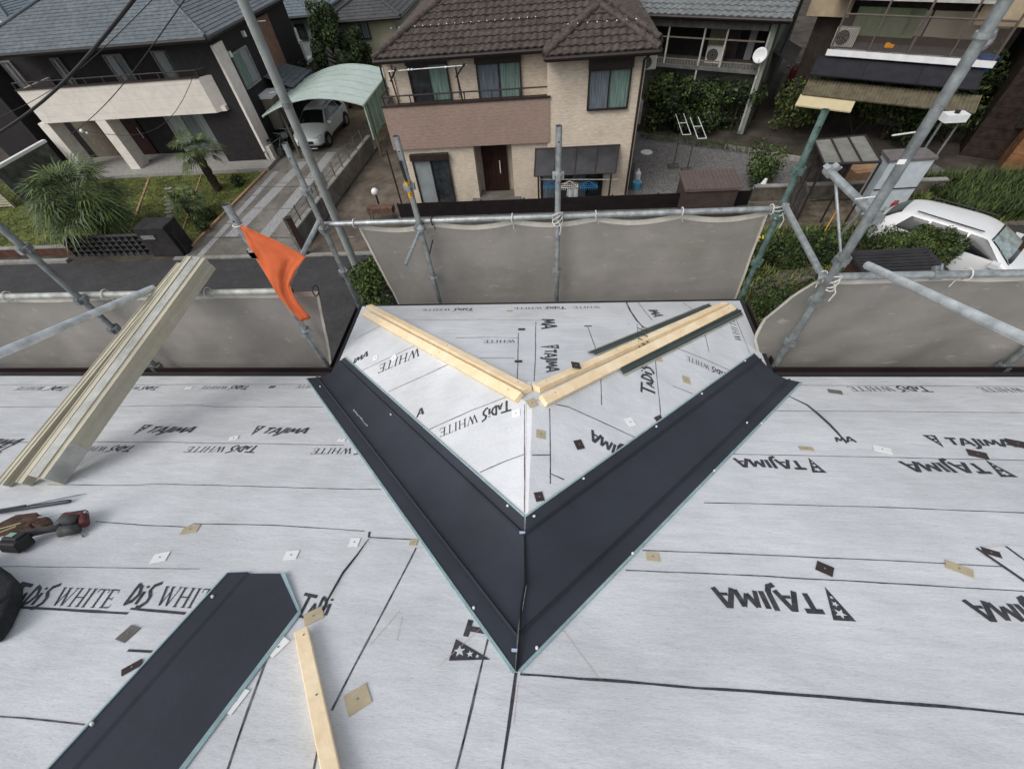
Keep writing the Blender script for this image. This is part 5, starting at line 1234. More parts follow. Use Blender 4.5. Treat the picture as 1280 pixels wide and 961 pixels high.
for w_, a, b, kw in (('*TAJIMA', (1048, 743), (889, 735), {}), ('*TAJIMA', (1374, 760), (1203, 751), {}), ('*TAJIMA', (1021, 576), (916, 573), {}), ('*TAJIMA', (1247, 579), (1123, 577), {}),
                    ('*TAJIMA', (1168, 555), (1272, 558), {'lean_': .25}), ('*TAJIMA', (1000, 552), (1071, 552), {'skip': 5, 'lean_': .25}), ('*TAJIMA', (1376, 560), (1480, 563), {}),
                    ('*TAJIMA', (166, 540), (238, 540), {'lean_': .3}), ('*TAJIMA', (312, 541), (382, 541), {'lean_': .3}), ('*TAJIMA', (-58, 556), (17, 556), {'lean_': .3}),
                    ('tadis whnue', (170, 557), (96, 558), {}), ('tadis whnue', (324, 557), (236, 558), {}), ('tadis whnue', (482, 559), (392, 560), {}), ('tadis whnue', (16, 557), (-70, 558), {}),
                    ('tadis whnue', (313, 482), (254, 482), {}), ('tadis whnue', (200, 483), (148, 483), {}), ('tadis whnue', (87, 483), (25, 483), {}), ('tadis whnue', (430, 481), (372, 481), {}),
                    ('tadis whnue', (1155, 483), (1057, 483), {}), ('tadis whnue', (1318, 485), (1218, 484), {}),
                    ('tadis whnue', (4, 754), (137, 760), {'cap': 1.35, 'lean_': -.42}), ('tadis whnue', (132, 752), (272, 762), {'skip': 2, 'cap': 1.35, 'lean_': -.36}), ('tadis whnue', (371, 766), (505, 775), {'keep': 4, 'cap': 1.3, 'lean_': -.15}),
                    ('*TAJIMA', (598, 833), (636, 694), {'keep': 3})):
    write(mm, w_, a, b, 'M', **kw)
main_felt = mm.build('roof_felt', [FELT, INK, SEAMM], roof)
# felt on the projecting gable (three faces meeting at two hips)
wl = MB(); wl.poly([V(XW0, YE, ZE), V(XR, YR0, ZR), V(XR, YR1, ZR), V(XW0, YW, ZE)], 0)
for s_ in ([(444, 424), (460, 415), (477, 406)], [(454, 462), (520, 431)], [(486, 489), (530, 469), (562, 454)], [(537, 536), (590, 512), (632, 496)], [(600, 590), (630, 577), (655, 568)], [(656, 505), (656, 640)]):
    seam(wl, s_, 'L', .006)
write(wl, 'tadis whnue', (637, 500), (549, 536), 'L'); write(wl, 'tadis whnue', (570, 414), (474, 456), 'L', skip=5); write(wl, '*TAJIMA', (415, 470), (460, 444), 'L', skip=4, lean_=.2)
write(wl, '*TAJIMA', (478, 545), (530, 516), 'L', skip=6, lean_=.2)
wl.build('gable_felt', [FELT, INK, SEAMM], roof)
wr = MB(); wr.poly([V(XR, YR0, ZR), V(XW1, YE, ZE), V(XW1, YW, ZE), V(XR, YR1, ZR)], 0)
for s_ in ([(751, 466), (752, 506)], [(694, 505), (710, 508), (750, 526), (794, 546)], [(819, 449), (826, 520)], [(841, 482), (866, 492)], [(881, 416), (886, 439)], [(847, 435), (880, 448), (911, 462)], [(920, 399), (937, 441)],
           [(687, 510), (687, 568), (687, 604)], [(665, 568), (687, 568)], [(687, 591), (705, 599)]):
    seam(wr, s_, 'R', .006)
write(wr, '*TAJIMA', (815, 583), (739, 537), 'R', lean_=0); write(wr, 'tadis whnue', (818, 494), (808, 408), 'R'); write(wr, 'tadis whnue', (908, 466), (857, 444), 'R'); write(wr, 'tadis whnue', (936, 452), (917, 398), 'R', skip=6)
wr.build('gable_felt', [FELT, INK, SEAMM], roof)
wf = MB(); wf.poly([V(XR, YR1, ZR), V(XW1, YW, ZE), V(XW0, YW, ZE)], 0)
for s_ in ([(507, 400), (600, 399), (690, 400)], [(570, 422), (610, 421), (648, 422)], [(600, 447), (643, 447)], [(670, 402), (669, 440), (668, 476)], [(648, 416), (646, 476)], [(734, 407), (745, 436)],
           [(782, 375.5), (788, 388), (797, 401), (806, 410)], [(797, 377), (815, 400)], [(854, 378), (867, 387)]):
    seam(wf, s_, 'F', .006 if s_[0][0] != 782 else .014)
write(wf, 'tadis whnue', (592, 385), (528, 386), 'F'); write(wf, 'tadis whnue', (706, 383), (642, 384), 'F'); write(wf, 'tadis whnue', (776, 382), (716, 383), 'F', skip=6); write(wf, 'tadis whnue', (676, 424), (604, 425), 'F', skip=6)
write(wf, '*TAJIMA', (680, 431), (684, 465), 'F'); write(wf, '*TAJIMA', (676, 380), (678, 411), 'F', skip=5); write(wf, 'tadis whnue', (800, 408), (785, 404), 'F', skip=9); write(wf, '*TAJIMA', (800, 376), (818, 396), 'F', skip=4)
wf.build('gable_felt', [FELT, INK, SEAMM], roof)
# structure below: deck edge, fascia, gutter, walls
EAVE = mat("eave_black", (.022, .022, .026), .6, .15, 4)
mb = MB(); T = .10
for xa, xb in ((-9, XW0 - .001), (XW1 + .001, 9)):
    mb.slab([V(xa, YE + .02, Mz(YE + .02) - .006), V(xb, YE + .02, Mz(YE + .02) - .006), V(xb, Y1, Mz(Y1) - .006), V(xa, Y1, Mz(Y1) - .006)], NM, .12)
mb.slab([V(XW0 - .0, YE - .0, ZE - .006), V(XW1, YE, ZE - .006), V(XW1, Y1, Mz(Y1) - .006), V(XW0, Y1, Mz(Y1) - .006)], NM, .12)
mb.build('roof_deck', EAVE, roof)
mb = MB()
mb.box(XW0 - .035, XW0 - .002, YE - .02, YW + .03, ZE - .16, ZE - .004); mb.box(XW1 + .002, XW1 + .035, YE - .02, YW + .03, ZE - .16, ZE - .004)
mb.box(XW0 - .034, XW1 + .034, YW + .002, YW + .03, ZE - .16, ZE - .005)
mb.box(XW0, XW1, YE + .03, YW, ZE - .16, ZE - .02)
mb.box(-9, XW0 - .04, YE + .022, YE + .05, ZE - .17, ZE - .012); mb.box(XW1 + .04, 9, YE + .022, YE + .05, ZE - .17, ZE - .012)
mb.build('fascia', EAVE, roof)
mb = MB()
for xa, xb in ((-9, XW0 - .05), (XW1 + .05, 9)):
    mb.box(xa, xb, YE + .052, YE + .058, ZE - .12, ZE - .01); mb.box(xa, xb, YE + .052, YE + .12, ZE - .125, ZE - .119); mb.box(xa, xb, YE + .114, YE + .12, ZE - .12, ZE - .02)
for xa, s in ((XW0 - .04, -1), (XW1 + .04, 1)):
    mb.box(xa, xa + s * .045, YE + .13, YW + .03, ZE - .125, ZE - .119); mb.box(xa + s * .040, xa + s * .045, YE + .13, YW + .03, ZE - .118, ZE - .02)
mb.build('gutter', mat("gutter_brown", (.035, .024, .024), .4), roof)
mb = MB(); mb.box(-8.6, 8.6, -9, YE - .45, G, ZE - .2); mb.box(XW0 + .4, XW1 - .4, YE - .45, YW - .4, G, ZE - .2)
mb.build('wall', mat("own_wall", (.35, .33, .29), .85), roof)
mb = MB(); mb.slab([V(-9, Y1 - .002, Mz(Y1)), V(9, Y1 - .002, Mz(Y1)), V(9, -9.5, Mz(Y1) - S * 6.7), V(-9, -9.5, Mz(Y1) - S * 6.7)], (0, -S, 1), .12)
mb.build('rear_slope', FELT, roof)
# valley flashings --------------------------------------------------------
def rib_strip(name, top, bot, ks, seal_sides=(0, -1), extra_mid=None, seal=True):
    """top/bot: lists of 3-D points across the sheet; ridge flags ks lift that fold"""
    mb = MB(); n_ = 14; rows = []
    for i in range(n_ + 1):
        t = i / n_; rows.append([a.lerp(b, t) for a, b in zip(top, bot)])
    k = len(top); mb.v = [p for r in rows for p in r]
    for i in range(n_):
        for j in range(k - 1):
            a = i * k + j; mb.f.append([a, a + 1, a + k + 1, a + k]); mb.m.append(0)
    return smooth_by_angle(mb.build(name, FLASH, roof), 45)
ofs = .010
def arm(side):
    if side < 0: outs_t, ocr_t, inn_t, icr_t, cen_t = (643, 838), (646, 792), (655, 645), (655, 668), (652, 735); outs_b, ocr_b, icr_b, inn_b, cen_b = (383, 472), (397, 471), (424, 451), (431, 446), (409, 463); pl = 'L'
    else: outs_t, ocr_t, inn_t, icr_t, cen_t = (648, 838), (649, 792), (657, 645), (656, 668), (654, 735); outs_b, ocr_b, icr_b, inn_b, cen_b = (1001, 477), (986, 474), (951, 449), (943, 441), (967, 463); pl = 'R'
    Vt = V(XR + side * .004, YR0, ZR + .006); Vb = V(XW0 if side < 0 else XW1, YE, ZE) + V(side * .03, .03, .004)
    def row(o_, oc, c, ic, i_):
        A = rp(*o_, 'M', .006); B = rp(*oc, 'M', .007); D = rp(*ic, pl, .007); E_ = rp(*i_, pl, .007)
        ub = (B - A).normalized(); ud_ = (E_ - D).normalized()
        # folded ribs: small raised pleat either side
        return [A, B - ub * .012, B + V(0, 0, .016), B + ub * .012 + V(0, 0, 0), c, D - ud_ * .012, D + V(0, 0, .016), D + ud_ * .012, E_]
    T_ = row(outs_t, ocr_t, Vt, icr_t, inn_t); B_ = row(outs_b, ocr_b, Vb, icr_b, inn_b)
    if side > 0: pass
    o = rib_strip('valley_flashing', T_, B_, None)
    tag(o, 'left arm of the navy valley flashing' if side < 0 else 'right arm of the navy valley flashing')
    sm = MB()
    for P_t, P_b, pk, inw in ((T_[0], B_[0], 'M', T_[1] - T_[0]), (T_[-1], B_[-1], pl, T_[-2] - T_[-1])):
        d = (P_b - P_t).normalized(); n = PLN[pk][0]; s = n.cross(d); s = s if s.dot(inw) < 0 else -s; w_ = .009 if pk == 'M' else .006
        sm.slab([P_t + s * w_ + n * .004, P_b + s * w_ + n * .004, P_b - s * .002 + n * .004, P_t - s * .002 + n * .004] if n.dot((P_b - P_t).cross(s)) < 0 else [P_t - s * .002 + n * .004, P_b - s * .002 + n * .004, P_b + s * w_ + n * .004, P_t + s * w_ + n * .004], n, .01)
    sm.build('seal_strip', SEAL, o)
    return o, T_, B_
armL, TL, BL = arm(-1); armR, TR, BR = arm(1)
def screws(parent, pts, pl='M', off=.015, r=.0055):
    for p in pts:
        c = rp(*p, pl, off); n = PLN[pl][0]; MB().tube([c - n * .008, c, c + n * .002], [r, r, r * .6], 10).build('screw', SCREW, parent)
screws(armL, [(592, 758), (400, 482)]); screws(armL, [(634, 631), (488, 517)], 'L')
screws(armR, [(671, 808), (791, 690), (934, 527), (952, 528), (893, 587)]); screws(armR, [(668, 644), (730, 597), (821, 532), (878, 491), (932, 450)], 'R')
# white clips at the joint and the open seam
mb = MB()
for p, pl in (((653, 665), 'L'), ((644, 812), 'M')):
    c = rp(*p, pl, .02); mb.obox(c, (.013, 0, 0), (0, .005, 0), (0, 0, .004))
mb.build('joint_clip', mat("clip_blue", (.35, .42, .55), .4), armR)
mb = MB(); c = [rp(656, 668, 'L', .014), V(XR + .0, YR0 + .01, ZR + .02), rp(652, 755, 'M', .018), rp(650, 790, 'M', .03), rp(646, 838, 'M', .012)]
for a, b in zip(c[:-1], c[1:]): mb.obox((a + b) / 2, (b - a) / 2 * 1.01, (.004, 0, 0), (0, 0, .006))
mb.build('open_joint', mat("joint_black", (.006, .006, .008), .9), armL)
mb = MB(); rnd = random.Random(12)
for k in range(16):
    t = k / 15; c = rp(447 + 26 * t + rnd.uniform(-1, 1), 505 + 30 * t, 'M', .0035); c = TL[3].lerp(BL[3], .72 - .10 * t).lerp(TL[4].lerp(BL[4], .72 - .10 * t), .45 + .06 * rnd.random()) + V(0, 0, .004)
    mb.obox(c, (.004 * rnd.uniform(.5, 1.3), .001, 0), (0, .003, 0), (0, 0, .0015))
tag(mb.build('debris', mat("dust_white", (.5, .5, .48), .9), armL), kind='stuff')
# third flashing, lower left
f3 = MB(); A_ = [rp(285, 715, 'M', .006), rp(309, 714, 'M', .006), rp(309, 714, 'M', .014), rp(313, 716, 'M', .008), rp(352, 716, 'M', .012), rp(374, 764, 'M', .006)]
B_3 = [rp(60, 961, 'M', .006), rp(78, 963, 'M', .006), rp(80, 964, 'M', .014), rp(86, 966, 'M', .008), None, rp(203, 961, 'M', .006)]
d3 = (B_3[0] - A_[0]).normalized()
A2 = A_[:4] + [A_[4], A_[5]]; ext = .75
Bx = [B_3[0] + d3 * ext, B_3[1] + d3 * ext, B_3[2] + d3 * ext, B_3[3] + d3 * ext, B_3[3].lerp(B_3[5], .5) + d3 * ext, B_3[5] + d3 * ext]
n_ = 16; k = len(A2)
for i in range(n_ + 1):
    for j in range(k): f3.v.append(A2[j].lerp(Bx[j], i / n_))
for i in range(n_):
    for j in range(k - 1): a = i * k + j; f3.f.append([a, a + 1, a + k + 1, a + k]); f3.m.append(0)
fl3 = f3.build('valley_flashing', FLASH, roof); tag(fl3, 'third navy flashing at lower left with a cut top end')
sm = MB()
for pts in ([A_[0] + V(-.005, .002, .003), Bx[0] + V(-.005, .002, .003), Bx[0] + V(.002, 0, .005), A_[0] + V(.002, 0, .005)], [A_[5] + V(-.004, 0, .005), Bx[5] + V(-.004, 0, .005), Bx[5] + V(.010, -.005, .003), A_[5] + V(.010, -.004, .003)],
            [A_[4] + V(-.004, 0, .004), A_[5] + V(-.004, 0, .004), A_[5] + V(.010, -.002, .003), A_[4] + V(.012, .006, .003)]):
    sm.slab(pts, NM, .006)
sm.build('seal_strip', SEAL, fl3)
screws(fl3, [(265, 744), (114, 903)])
# loose curls in the felt, their shadow painted into a near-black colour
def flap(pts_base, lift, pl='M', wd=.05, label=None):
    n = PLN[pl][0]; P = [rp(*p, pl, .002) for p in pts_base]; mb = MB(); K = len(P); top = []
    for i, p in enumerate(P):
        d = (P[min(i + 1, K - 1)] - P[max(i - 1, 0)]).normalized(); s = n.cross(d); t = i / (K - 1); top.append(p + s * wd * math.sin(math.pi * min(1, t * .7 + .1)) + n * lift * math.sin(math.pi * (t * .8 + .1)))
    mid = [a.lerp(b, .5) + n * lift * .25 for a, b in zip(P, top)]
    mb.add(P + mid + top, [(i, i + 1, K + i + 1, K + i) for i in range(K - 1)] + [(K + i, K + i + 1, 2 * K + i + 1, 2 * K + i) for i in range(K - 1)])
    return mb.build('felt_flap', mat("curl_shadow", (.05, .05, .055), .8), roof, smooth=True)
flap([(986, 495), (1008, 506), (1022, 518), (1035, 530), (1046, 541), (1058, 554)], .010, wd=.010)
flap([(461, 673), (447, 694), (430, 716), (415, 742), (403, 762)], .010, wd=-.006)
# overlaid felt piece at the right edge
fe = MB(); q4 = [rp(1221, 684, 'M', .004), rp(1300, 738, 'M', .004), rp(1420, 800, 'M', .004), rp(1420, 690, 'M', .004), rp(1262, 681, 'M', .004)]
fe.slab(q4[::-1], NM, .003, 0); fo = fe.build('felt_overlay', FELT, roof)
e1 = MB(); a, b = rp(1221, 684, 'M', .005), rp(1300, 738, 'M', .005); d = (b - a).normalized(); s = NM.cross(d) * .006; e1.slab([a - s, a + s, b + s, b - s], NM, .002); e1.slab([rp(1256, 682, 'M', .0055), rp(1259, 682, 'M', .0055), rp(1300, 712, 'M', .0055), rp(1297, 712, 'M', .0055)], NM, .001); e1.build('cut_edge', INK, fo)
# nailed sample patches on the felt
PW = mat("patch_white", (.78, .79, .78), .35, .03); PB = mat("patch_beige", (.47, .40, .27), .5, .08, 10); PD = mat("patch_brown", (.050, .036, .034), .5, .15, 10); PG_ = mat("patch_grey", (.16, .15, .14), .5, .1, 10)
def patch(px, pl, m, wd, ht, rot, base=V(1, 0, 0)):
    n = PLN[pl][0]; c = rp(*px, pl, .003); u = (base - n * n.dot(base)).normalized(); v = n.cross(u); r = math.radians(rot)
    a = u * math.cos(r) + v * math.sin(r); b = n.cross(a); mb = MB(); mb.obox(c, a * wd / 2, b * ht / 2, n * .0014)
    o = mb.build('sample_patch', m, roof); MB().tube([c + n * .001, c + n * .0035], .0035, 8).build('nail', STEEL2, o)
for px, pl, m, wd, ht, rot in (((200, 696), 'M', PW, .065, .055, 20), ((364, 693), 'M', PW, .06, .05, 10), ((443, 677), 'M', PW, .045, .05, 5), ((295, 875), 'M', PW, .04, .075, -12), ((348, 808), 'M', PW, .035, .07, -25),
        ((1103, 561), 'M', PW, .085, .06, -25), ((645, 516), 'L', PW, .05, .05, 5), ((788, 527), 'R', PW, .055, .06, 30), ((292, 547), 'M', PW, .055, .05, 25), ((492, 447), 'L', PW, .05, .07, 30), ((469, 447), 'L', PW, .05, .06, 20), ((664, 479), 'F', PW, .05, .04, 0), ((60, 484), 'M', PW, .06, .05, 10), ((236, 484), 'M', PW, .06, .04, 5), ((427, 549), 'M', PW, .05, .03, 5),
        ((238, 661), 'M', PB, .075, .05, 15), ((392, 769), 'M', PB, .07, .055, 35), ((447, 873), 'M', PB, .075, .07, 38), ((517, 677), 'M', PB, .035, .035, 0), ((1199, 710), 'M', PB, .085, .05, -35), ((1008, 560), 'M', PB, .075, .04, -8), ((816, 695), 'M', PB, .055, .045, -5), ((676, 542), 'R', PB, .05, .05, 0), ((665, 503), 'R', PB, .06, .05, 35), ((858, 474), 'R', PB, .06, .06, 0), ((637, 388), 'F', PB, .05, .04, 0), ((823, 449), 'R', PB, .07, .03, 20), ((485, 408), 'L', PB, .05, .05, 10),
        ((1031, 710), 'M', PD, .06, .055, -35), ((724, 555), 'R', PD, .05, .055, 25), ((674, 620), 'R', PD, .045, .045, 20), ((1222, 567), 'M', PD, .085, .07, -28), ((1272, 554), 'M', PD, .09, .08, -28), ((1239, 690), 'M', PD, .06, .04, -28), ((652, 411), 'F', PD, .055, .04, 5), ((648, 451), 'F', PD, .05, .035, 3), ((720, 456), 'R', PD, .06, .05, 10), ((823, 522), 'R', PD, .06, .03, 35), ((735, 407), 'F', PD, .06, .015, 0),
        ((160, 791), 'M', PG_, .05, .06, -12), ((165, 833), 'M', PD, .06, .028, 45), ((1044, 489), 'M', PG_, .085, .06, -20), ((340, 483), 'M', PG_, .045, .04, 0)):
    patch(px, pl, m, wd, ht, rot)
# red chalk lines
CH = mat("red_chalk", (.62, .38, .38), .9); mb = MB()
for a, b, pl in (((703, 785), (748, 846), 'M'), ((648, 850), (642, 905), 'M'), ((500, 762), (462, 806), 'M'), ((503, 770), (496, 800), 'M'), ((600, 785), (548, 832), 'M'), ((658, 500), (656, 640), 'L')):
    A, B = rp(*a, pl, .0022), rp(*b, pl, .0022); d = (B - A).normalized(); s = PLN[pl][0].cross(d) * .0007; mb.quad(A - s, B - s, B + s, A + s)
mb.build('chalk_line', CH, roof)

# =================================================================== 6. THINGS LYING ON THE ROOF
def batten(label, a, b, pl, w_, t, group='pale timber battens', lift=.001, name='timber_batten', over=0):
    n = PLN[pl][0]; A, B = rp(*a, pl, lift), rp(*b, pl, lift); d = (B - A).normalized(); B = B + d * over; s = n.cross(d); L = (B - A).length
    o = thing(name, label, 'batten', A, group); mb = MB(); mb.obox((A + B) / 2 + n * t / 2, d * L / 2, s * w_ / 2, n * t / 2)
    q = bevel(mb.build('timber', WOOD, o), .003)
    for f in (.04, .33, .62, .96):
        p = A.lerp(B, f) + n * (t + .001) + s * w_ * .12; MB().tube([p, p + n * .0015], .0035, 6).build('nail', STEEL2, o)
    return o
batten('upper pale batten of the left hip pair, on the far side of the hip', (462, 385), (660, 491), 'F', .062, .036)
batten('lower pale batten of the left hip pair, on the valley side of the hip', (458, 393), (651, 499), 'L', .064, .036)
batten('upper pale batten of the right hip pair, beside the green strip', (670, 489), (906, 382), 'F', .062, .036)
batten('lower pale batten of the right hip pair, nearest the camera', (677, 503), (914, 386), 'R', .066, .036)
batten('single pale batten lying at the bottom of the view beside the third flashing', (379, 793), (415, 961), 'M', .048, .04, over=.35)
GRN = mat("dark_green_metal", (.045, .065, .060), .4, .12, 6, spec=.5); LIN = mat("beige_lining", (.42, .40, .32), .7)
def strip(label, a, b, pl, w_):
    n = PLN[pl][0]; A, B = rp(*a, pl, .006), rp(*b, pl, .006); d = (B - A).normalized(); s = n.cross(d); t = thing('flashing_strip', label, 'metal strip', A, 'dark green metal strips')
    prof = [(-w_ / 2, .0), (-w_ / 2 + .012, .006), (-.01, .010), (0, .022), (.01, .010), (w_ / 2 - .012, .006), (w_ / 2, .0)]
    mb = MB(); k = len(prof); P = [A + s * x + n * z for x, z in prof] + [B + s * x + n * z for x, z in prof]
    mb.add(P, [(i, i + 1, k + i + 1, k + i) for i in range(k - 1)]); o = mb.build('sheet', GRN, t); o.modifiers.new("s", 'SOLIDIFY').thickness = .003
    mb = MB(); e = s * (w_ / 2 + .004); mb.slab([A + e - s * .008 + n * .004, A + e + s * .008 + n * .004, B + e + s * .008 + n * .004, B + e - s * .008 + n * .004], n, .006)
    e = -s * (w_ / 2 + .002); mb.slab([A + e - s * .006 + n * .004, A + e + s * .006 + n * .004, B + e + s * .006 + n * .004, B + e - s * .006 + n * .004], n, .006)
    mb.build('lining', LIN, t)
strip('dark green metal strip lying along the far side of the right hip battens', (740, 442), (886, 382), 'F', .07)
strip('dark green metal strip with pale edge on the near side of the right hip battens', (774, 462), (924, 389), 'R', .085)
# cream siding/gutter bundle leaning out over the eave
SID = mat("stone_cream", (.46, .43, .33), .45, .07, 3, spec=.5, stretch=(2, 2, 2)); SIDW = mat("clear_wrap", (.60, .61, .57), .2, .15, 6, .3, 12, spec=.7, alpha=.55); SIDD = mat("cream_shadow_side", (.24, .22, .15), .55, .1, 5)
def channel(label, bot, topp, w_, t, ytop, ribs=0, wrap=False, lift=.0):
    A = rp(*bot, 'M', .004 + lift); B = ay(*topp, ytop); d = (B - A).normalized(); L = (B - A).length
    s = d.cross(V(0, 0, 1)).normalized(); n = s.cross(d).normalized()
    o = thing('cladding_length', label, 'cladding', A, 'cream cladding lengths leaning over the eave')
    # open C profile with folded lips and ribs
    lip = .012; prof = [(-w_ / 2 + lip, t - .008), (-w_ / 2, t), (-w_ / 2, 0), (w_ / 2, 0), (w_ / 2, t), (w_ / 2 - lip, t - .008)]
    prof = [(-w_ / 2, 0), (-w_ / 2, t)]
    m_ = max(1, ribs)
    for k in range(m_):
        xa = -w_ / 2 + w_ * k / m_; xb = xa + w_ / m_; prof += [(xa + (xb - xa) * .12, t), (xa + (xb - xa) * .2, t - .006), (xb - (xb - xa) * .2, t - .006), (xb - (xb - xa) * .12, t)]
    prof += [(w_ / 2, t), (w_ / 2, t * .66), (w_ / 2 - .005, t * .62), (w_ / 2 - .005, t * .38), (w_ / 2, t * .34), (w_ / 2, 0)]
    mb = MB(); k = len(prof); P = [A + s * x + n * z for x, z in prof] + [B + s * x + n * z for x, z in prof]
    mb.add(P, [(i, i + 1, k + i + 1, k + i)[::-1] for i in range(k - 1)] + [(k - 1, 0, k, 2 * k - 1)[::-1]]); mb.add([P[i] for i in range(k)], [tuple(range(k))]); mb.add([P[k + i] for i in range(k)], [tuple(range(k))[::-1]])
    mb.build('profile', SID, o)
    if wrap:
        w2 = MB(); e = .004
        w2.slab([A + s * (-w_ / 2 - e) + n * (t + e), B + s * (-w_ / 2 - e) + n * (t + e), B + s * (w_ * .1) + n * (t + e), A + s * (w_ * .1) + n * (t + e)][::-1], n, .002); w2.build('plastic_wrap', SIDW, o)
        w3 = MB(); Aw = A - d * .0
        w3.slab([A + s * (w_ / 2 + e) + n * 0, A + s * (w_ / 2 + e) + n * (t + e), A + d * .22 + s * (w_ / 2 + e) + n * (t + e), A + d * .22 + s * (w_ / 2 + e)], s, .002); w3.build('loose_wrap', SIDW, o)
    return o
channel('leftmost cream cladding length of the leaning bundle', (9, 607), (231, 333), .062, .045, 2.62, 2)
channel('thin cream cladding length in the middle of the leaning bundle', (36, 606), (243, 326), .05, .055, 2.62, 1)
channel('widest cream cladding length wrapped in clear plastic, right side of the leaning bundle', (72, 603), (263, 335), .105, .115, 2.62, 2, True)

# tools at the left edge
TOOLD = mat("tool_black", (.022, .022, .024), .5, .2, 20); TOOLG = mat("tool_grey", (.07, .07, .072), .6, .2, 30); LEA = mat("leather", (.085, .045, .03), .7, .3, 20, .3, 60); REDP = mat("tool_red", (.11, .028, .032), .6, .2, 20)
def T3(x, y, z=0): return rp(x, y, 'M', z)
mk = thing('marker_pen', 'thick dark blue-grey marker pen lying above the leather pouch', 'pen', T3(40, 634, .01)); MB().tube([T3(-14, 641, .014), T3(84, 626, .014), T3(88, 625.5, .014)], [.011, .011, .008], 12).build('barrel', mat("pen_blue", (.035, .045, .065), .4), mk); MB().tube([T3(-30, 643, .014), T3(-14, 641, .014)], .0115, 12).build('cap', TOOLD, mk)
aw_ = thing('scribing_awl', 'thin steel scribing awl with dark handle pointing right', 'awl', T3(60, 625, .01)); MB().tube([T3(30, 632, .035), T3(98, 618, .012), T3(108, 616.5, .008)], [.003, .003, .001], 8).build('blade', STEEL2, aw_); MB().tube([T3(-20, 641, .035), T3(32, 631.5, .035)], [.009, .007], 10).build('grip', TOOLD, aw_)
pc = thing('leather_pouch', 'brown leather tool pouch lying at the left edge', 'pouch', T3(15, 655))
mb = MB(); mb.slab([T3(-20, 668, .035), T3(0, 652, .04), T3(20, 642, .045), T3(46, 639, .04), T3(50, 647, .035), T3(36, 655, .04), T3(10, 662, .035)][::-1], NM, .03); bevel(mb.build('body', LEA, pc), .006, 3)
mb = MB(); mb.slab([T3(46, 641, .035), T3(62, 646, .03), T3(66, 653, .02), T3(52, 657, .03), T3(38, 654, .035)][::-1], NM, .02); bevel(mb.build('flap', LEA, pc), .004, 3)
mb = MB(); mb.tube([T3(-10, 663, .048), T3(26, 653, .05)], .003, 6); mb.tube([T3(-10, 668, .048), T3(20, 657, .05)], .003, 6); mb.build('strap', mat("cream_strap", (.45, .38, .22), .8), pc)
dr = thing('cordless_driver', 'black cordless impact driver with grimy red head lying on its side', 'driver', T3(60, 660))
mb = MB(); c = [T3(28, 668, .05), T3(45, 664, .045), T3(60, 661, .04), T3(78, 656, .04)]; mb.tube(c, [.024, .019, .018, .024], 14); o_ = mb.build('grip', TOOLG, dr, smooth=True)
mb = MB(); mb.tube([T3(70, 659, .04), T3(80, 651, .045), T3(97, 650, .045)], [.02, .036, .030], 14); mb.tube([T3(76, 664, .04), T3(98, 660, .04)], [.028, .024], 12); mb.build('motor_housing', TOOLG, dr, smooth=True)
mb = MB(); mb.tube([T3(80, 645, .045), T3(104, 642, .045), T3(106, 655, .04)], [.02, .024, .02], 12); bevel(mb.build('head_cover', REDP, dr), .004)
MB().tube([T3(48, 646, .045), T3(84, 640, .05)], .0045, 8).build('bit_holder', STEEL2, dr); MB().tube([T3(98, 664, .012), T3(104, 670, .008)], .005, 8).build('driver_bit', STEEL2, dr)
MB().obox(T3(106, 643, .05), (.006, .002, 0), (-.002, .016, 0), (0, 0, .012)).build('lamp', mat("lamp_lens", (.35, .42, .45), .2), dr)
mb = MB(); a = (T3(38, 682, 0) - T3(2, 680, 0)).normalized(); b = NM.cross(a); c0_ = T3(20, 678, .045); mb.obox(c0_, a * .052, b * .036, NM * .03); mb.obox(c0_ + NM * .034 + b * .01, a * .042, b * .026, NM * .008); bt_ = bevel(mb.build('battery', TOOLD, dr), .007, 3)
MB().obox(c0_ + NM * .044 + a * -.01 + b * .01, a * .018, b * .012, NM * .001).build('sticker', mat("sticker_green", (.25, .42, .33), .5), bt_)
bg_ = thing('tool_bag', 'black fabric tool bag cut off by the left edge of the view', 'bag', T3(-20, 740))
mb = MB(); P = [(-60, 690), (-8, 700), (10, 712), (20, 722), (17, 745), (6, 768), (-10, 790), (-70, 800)]
mb.slab([T3(x, y, .075) for x, y in P][::-1], NM, .074); bevel(mb.build('body', mat("bag_black", (.020, .021, .025), .8, .2, 20, .3, 60), bg_), .022, 4)
mb = MB(); mb.tube([T3(-40, 715, .08), T3(-20, 712, .12), T3(-5, 730, .12), T3(-6, 755, .08)], .008, 8); mb.build('handle', mat("bag_black", (.02, .02, .02), .8), bg_)
mb = MB(); 
# =================================================================== 7. SCAFFOLD
def clamp(parent, c, axis=UZ, m=STEEL2, r=.034, hh=.028):
    c = Vector(c); axis = Vector(axis).normalized(); u = axis.orthogonal().normalized(); w_ = axis.cross(u); mb = MB()
    mb.tube([c - axis * hh, c + axis * hh], r, 12)
    mb.obox(c + u * r * 1.1, u * .018, w_ * .016, axis * hh * .8); mb.tube([c + u * r * .6 + w_ * .035 - axis * .0, c + u * r * 1.9 + w_ * .035], .007, 6); mb.obox(c - w_ * r, u * .014, w_ * .02, axis * hh * .9)
    return mb.build('clamp', m, parent)
def wedge(parent, c, m=STEEL):
    """pocket flange of a wedge-type scaffold upright"""
    c = Vector(c); mb = MB(); mb.tube([c - UZ * .006, c + UZ * .006], .04, 12)
    for a in (0, 1, 2, 3): d = V(math.cos(a * math.pi / 2), math.sin(a * math.pi / 2), 0); s = V(-d.y, d.x, 0); mb.obox(c + d * .034 - UZ * .015, d * .012, s * .017, UZ * .024)
    return mb.build('pocket', m, parent)
R0 = .0243
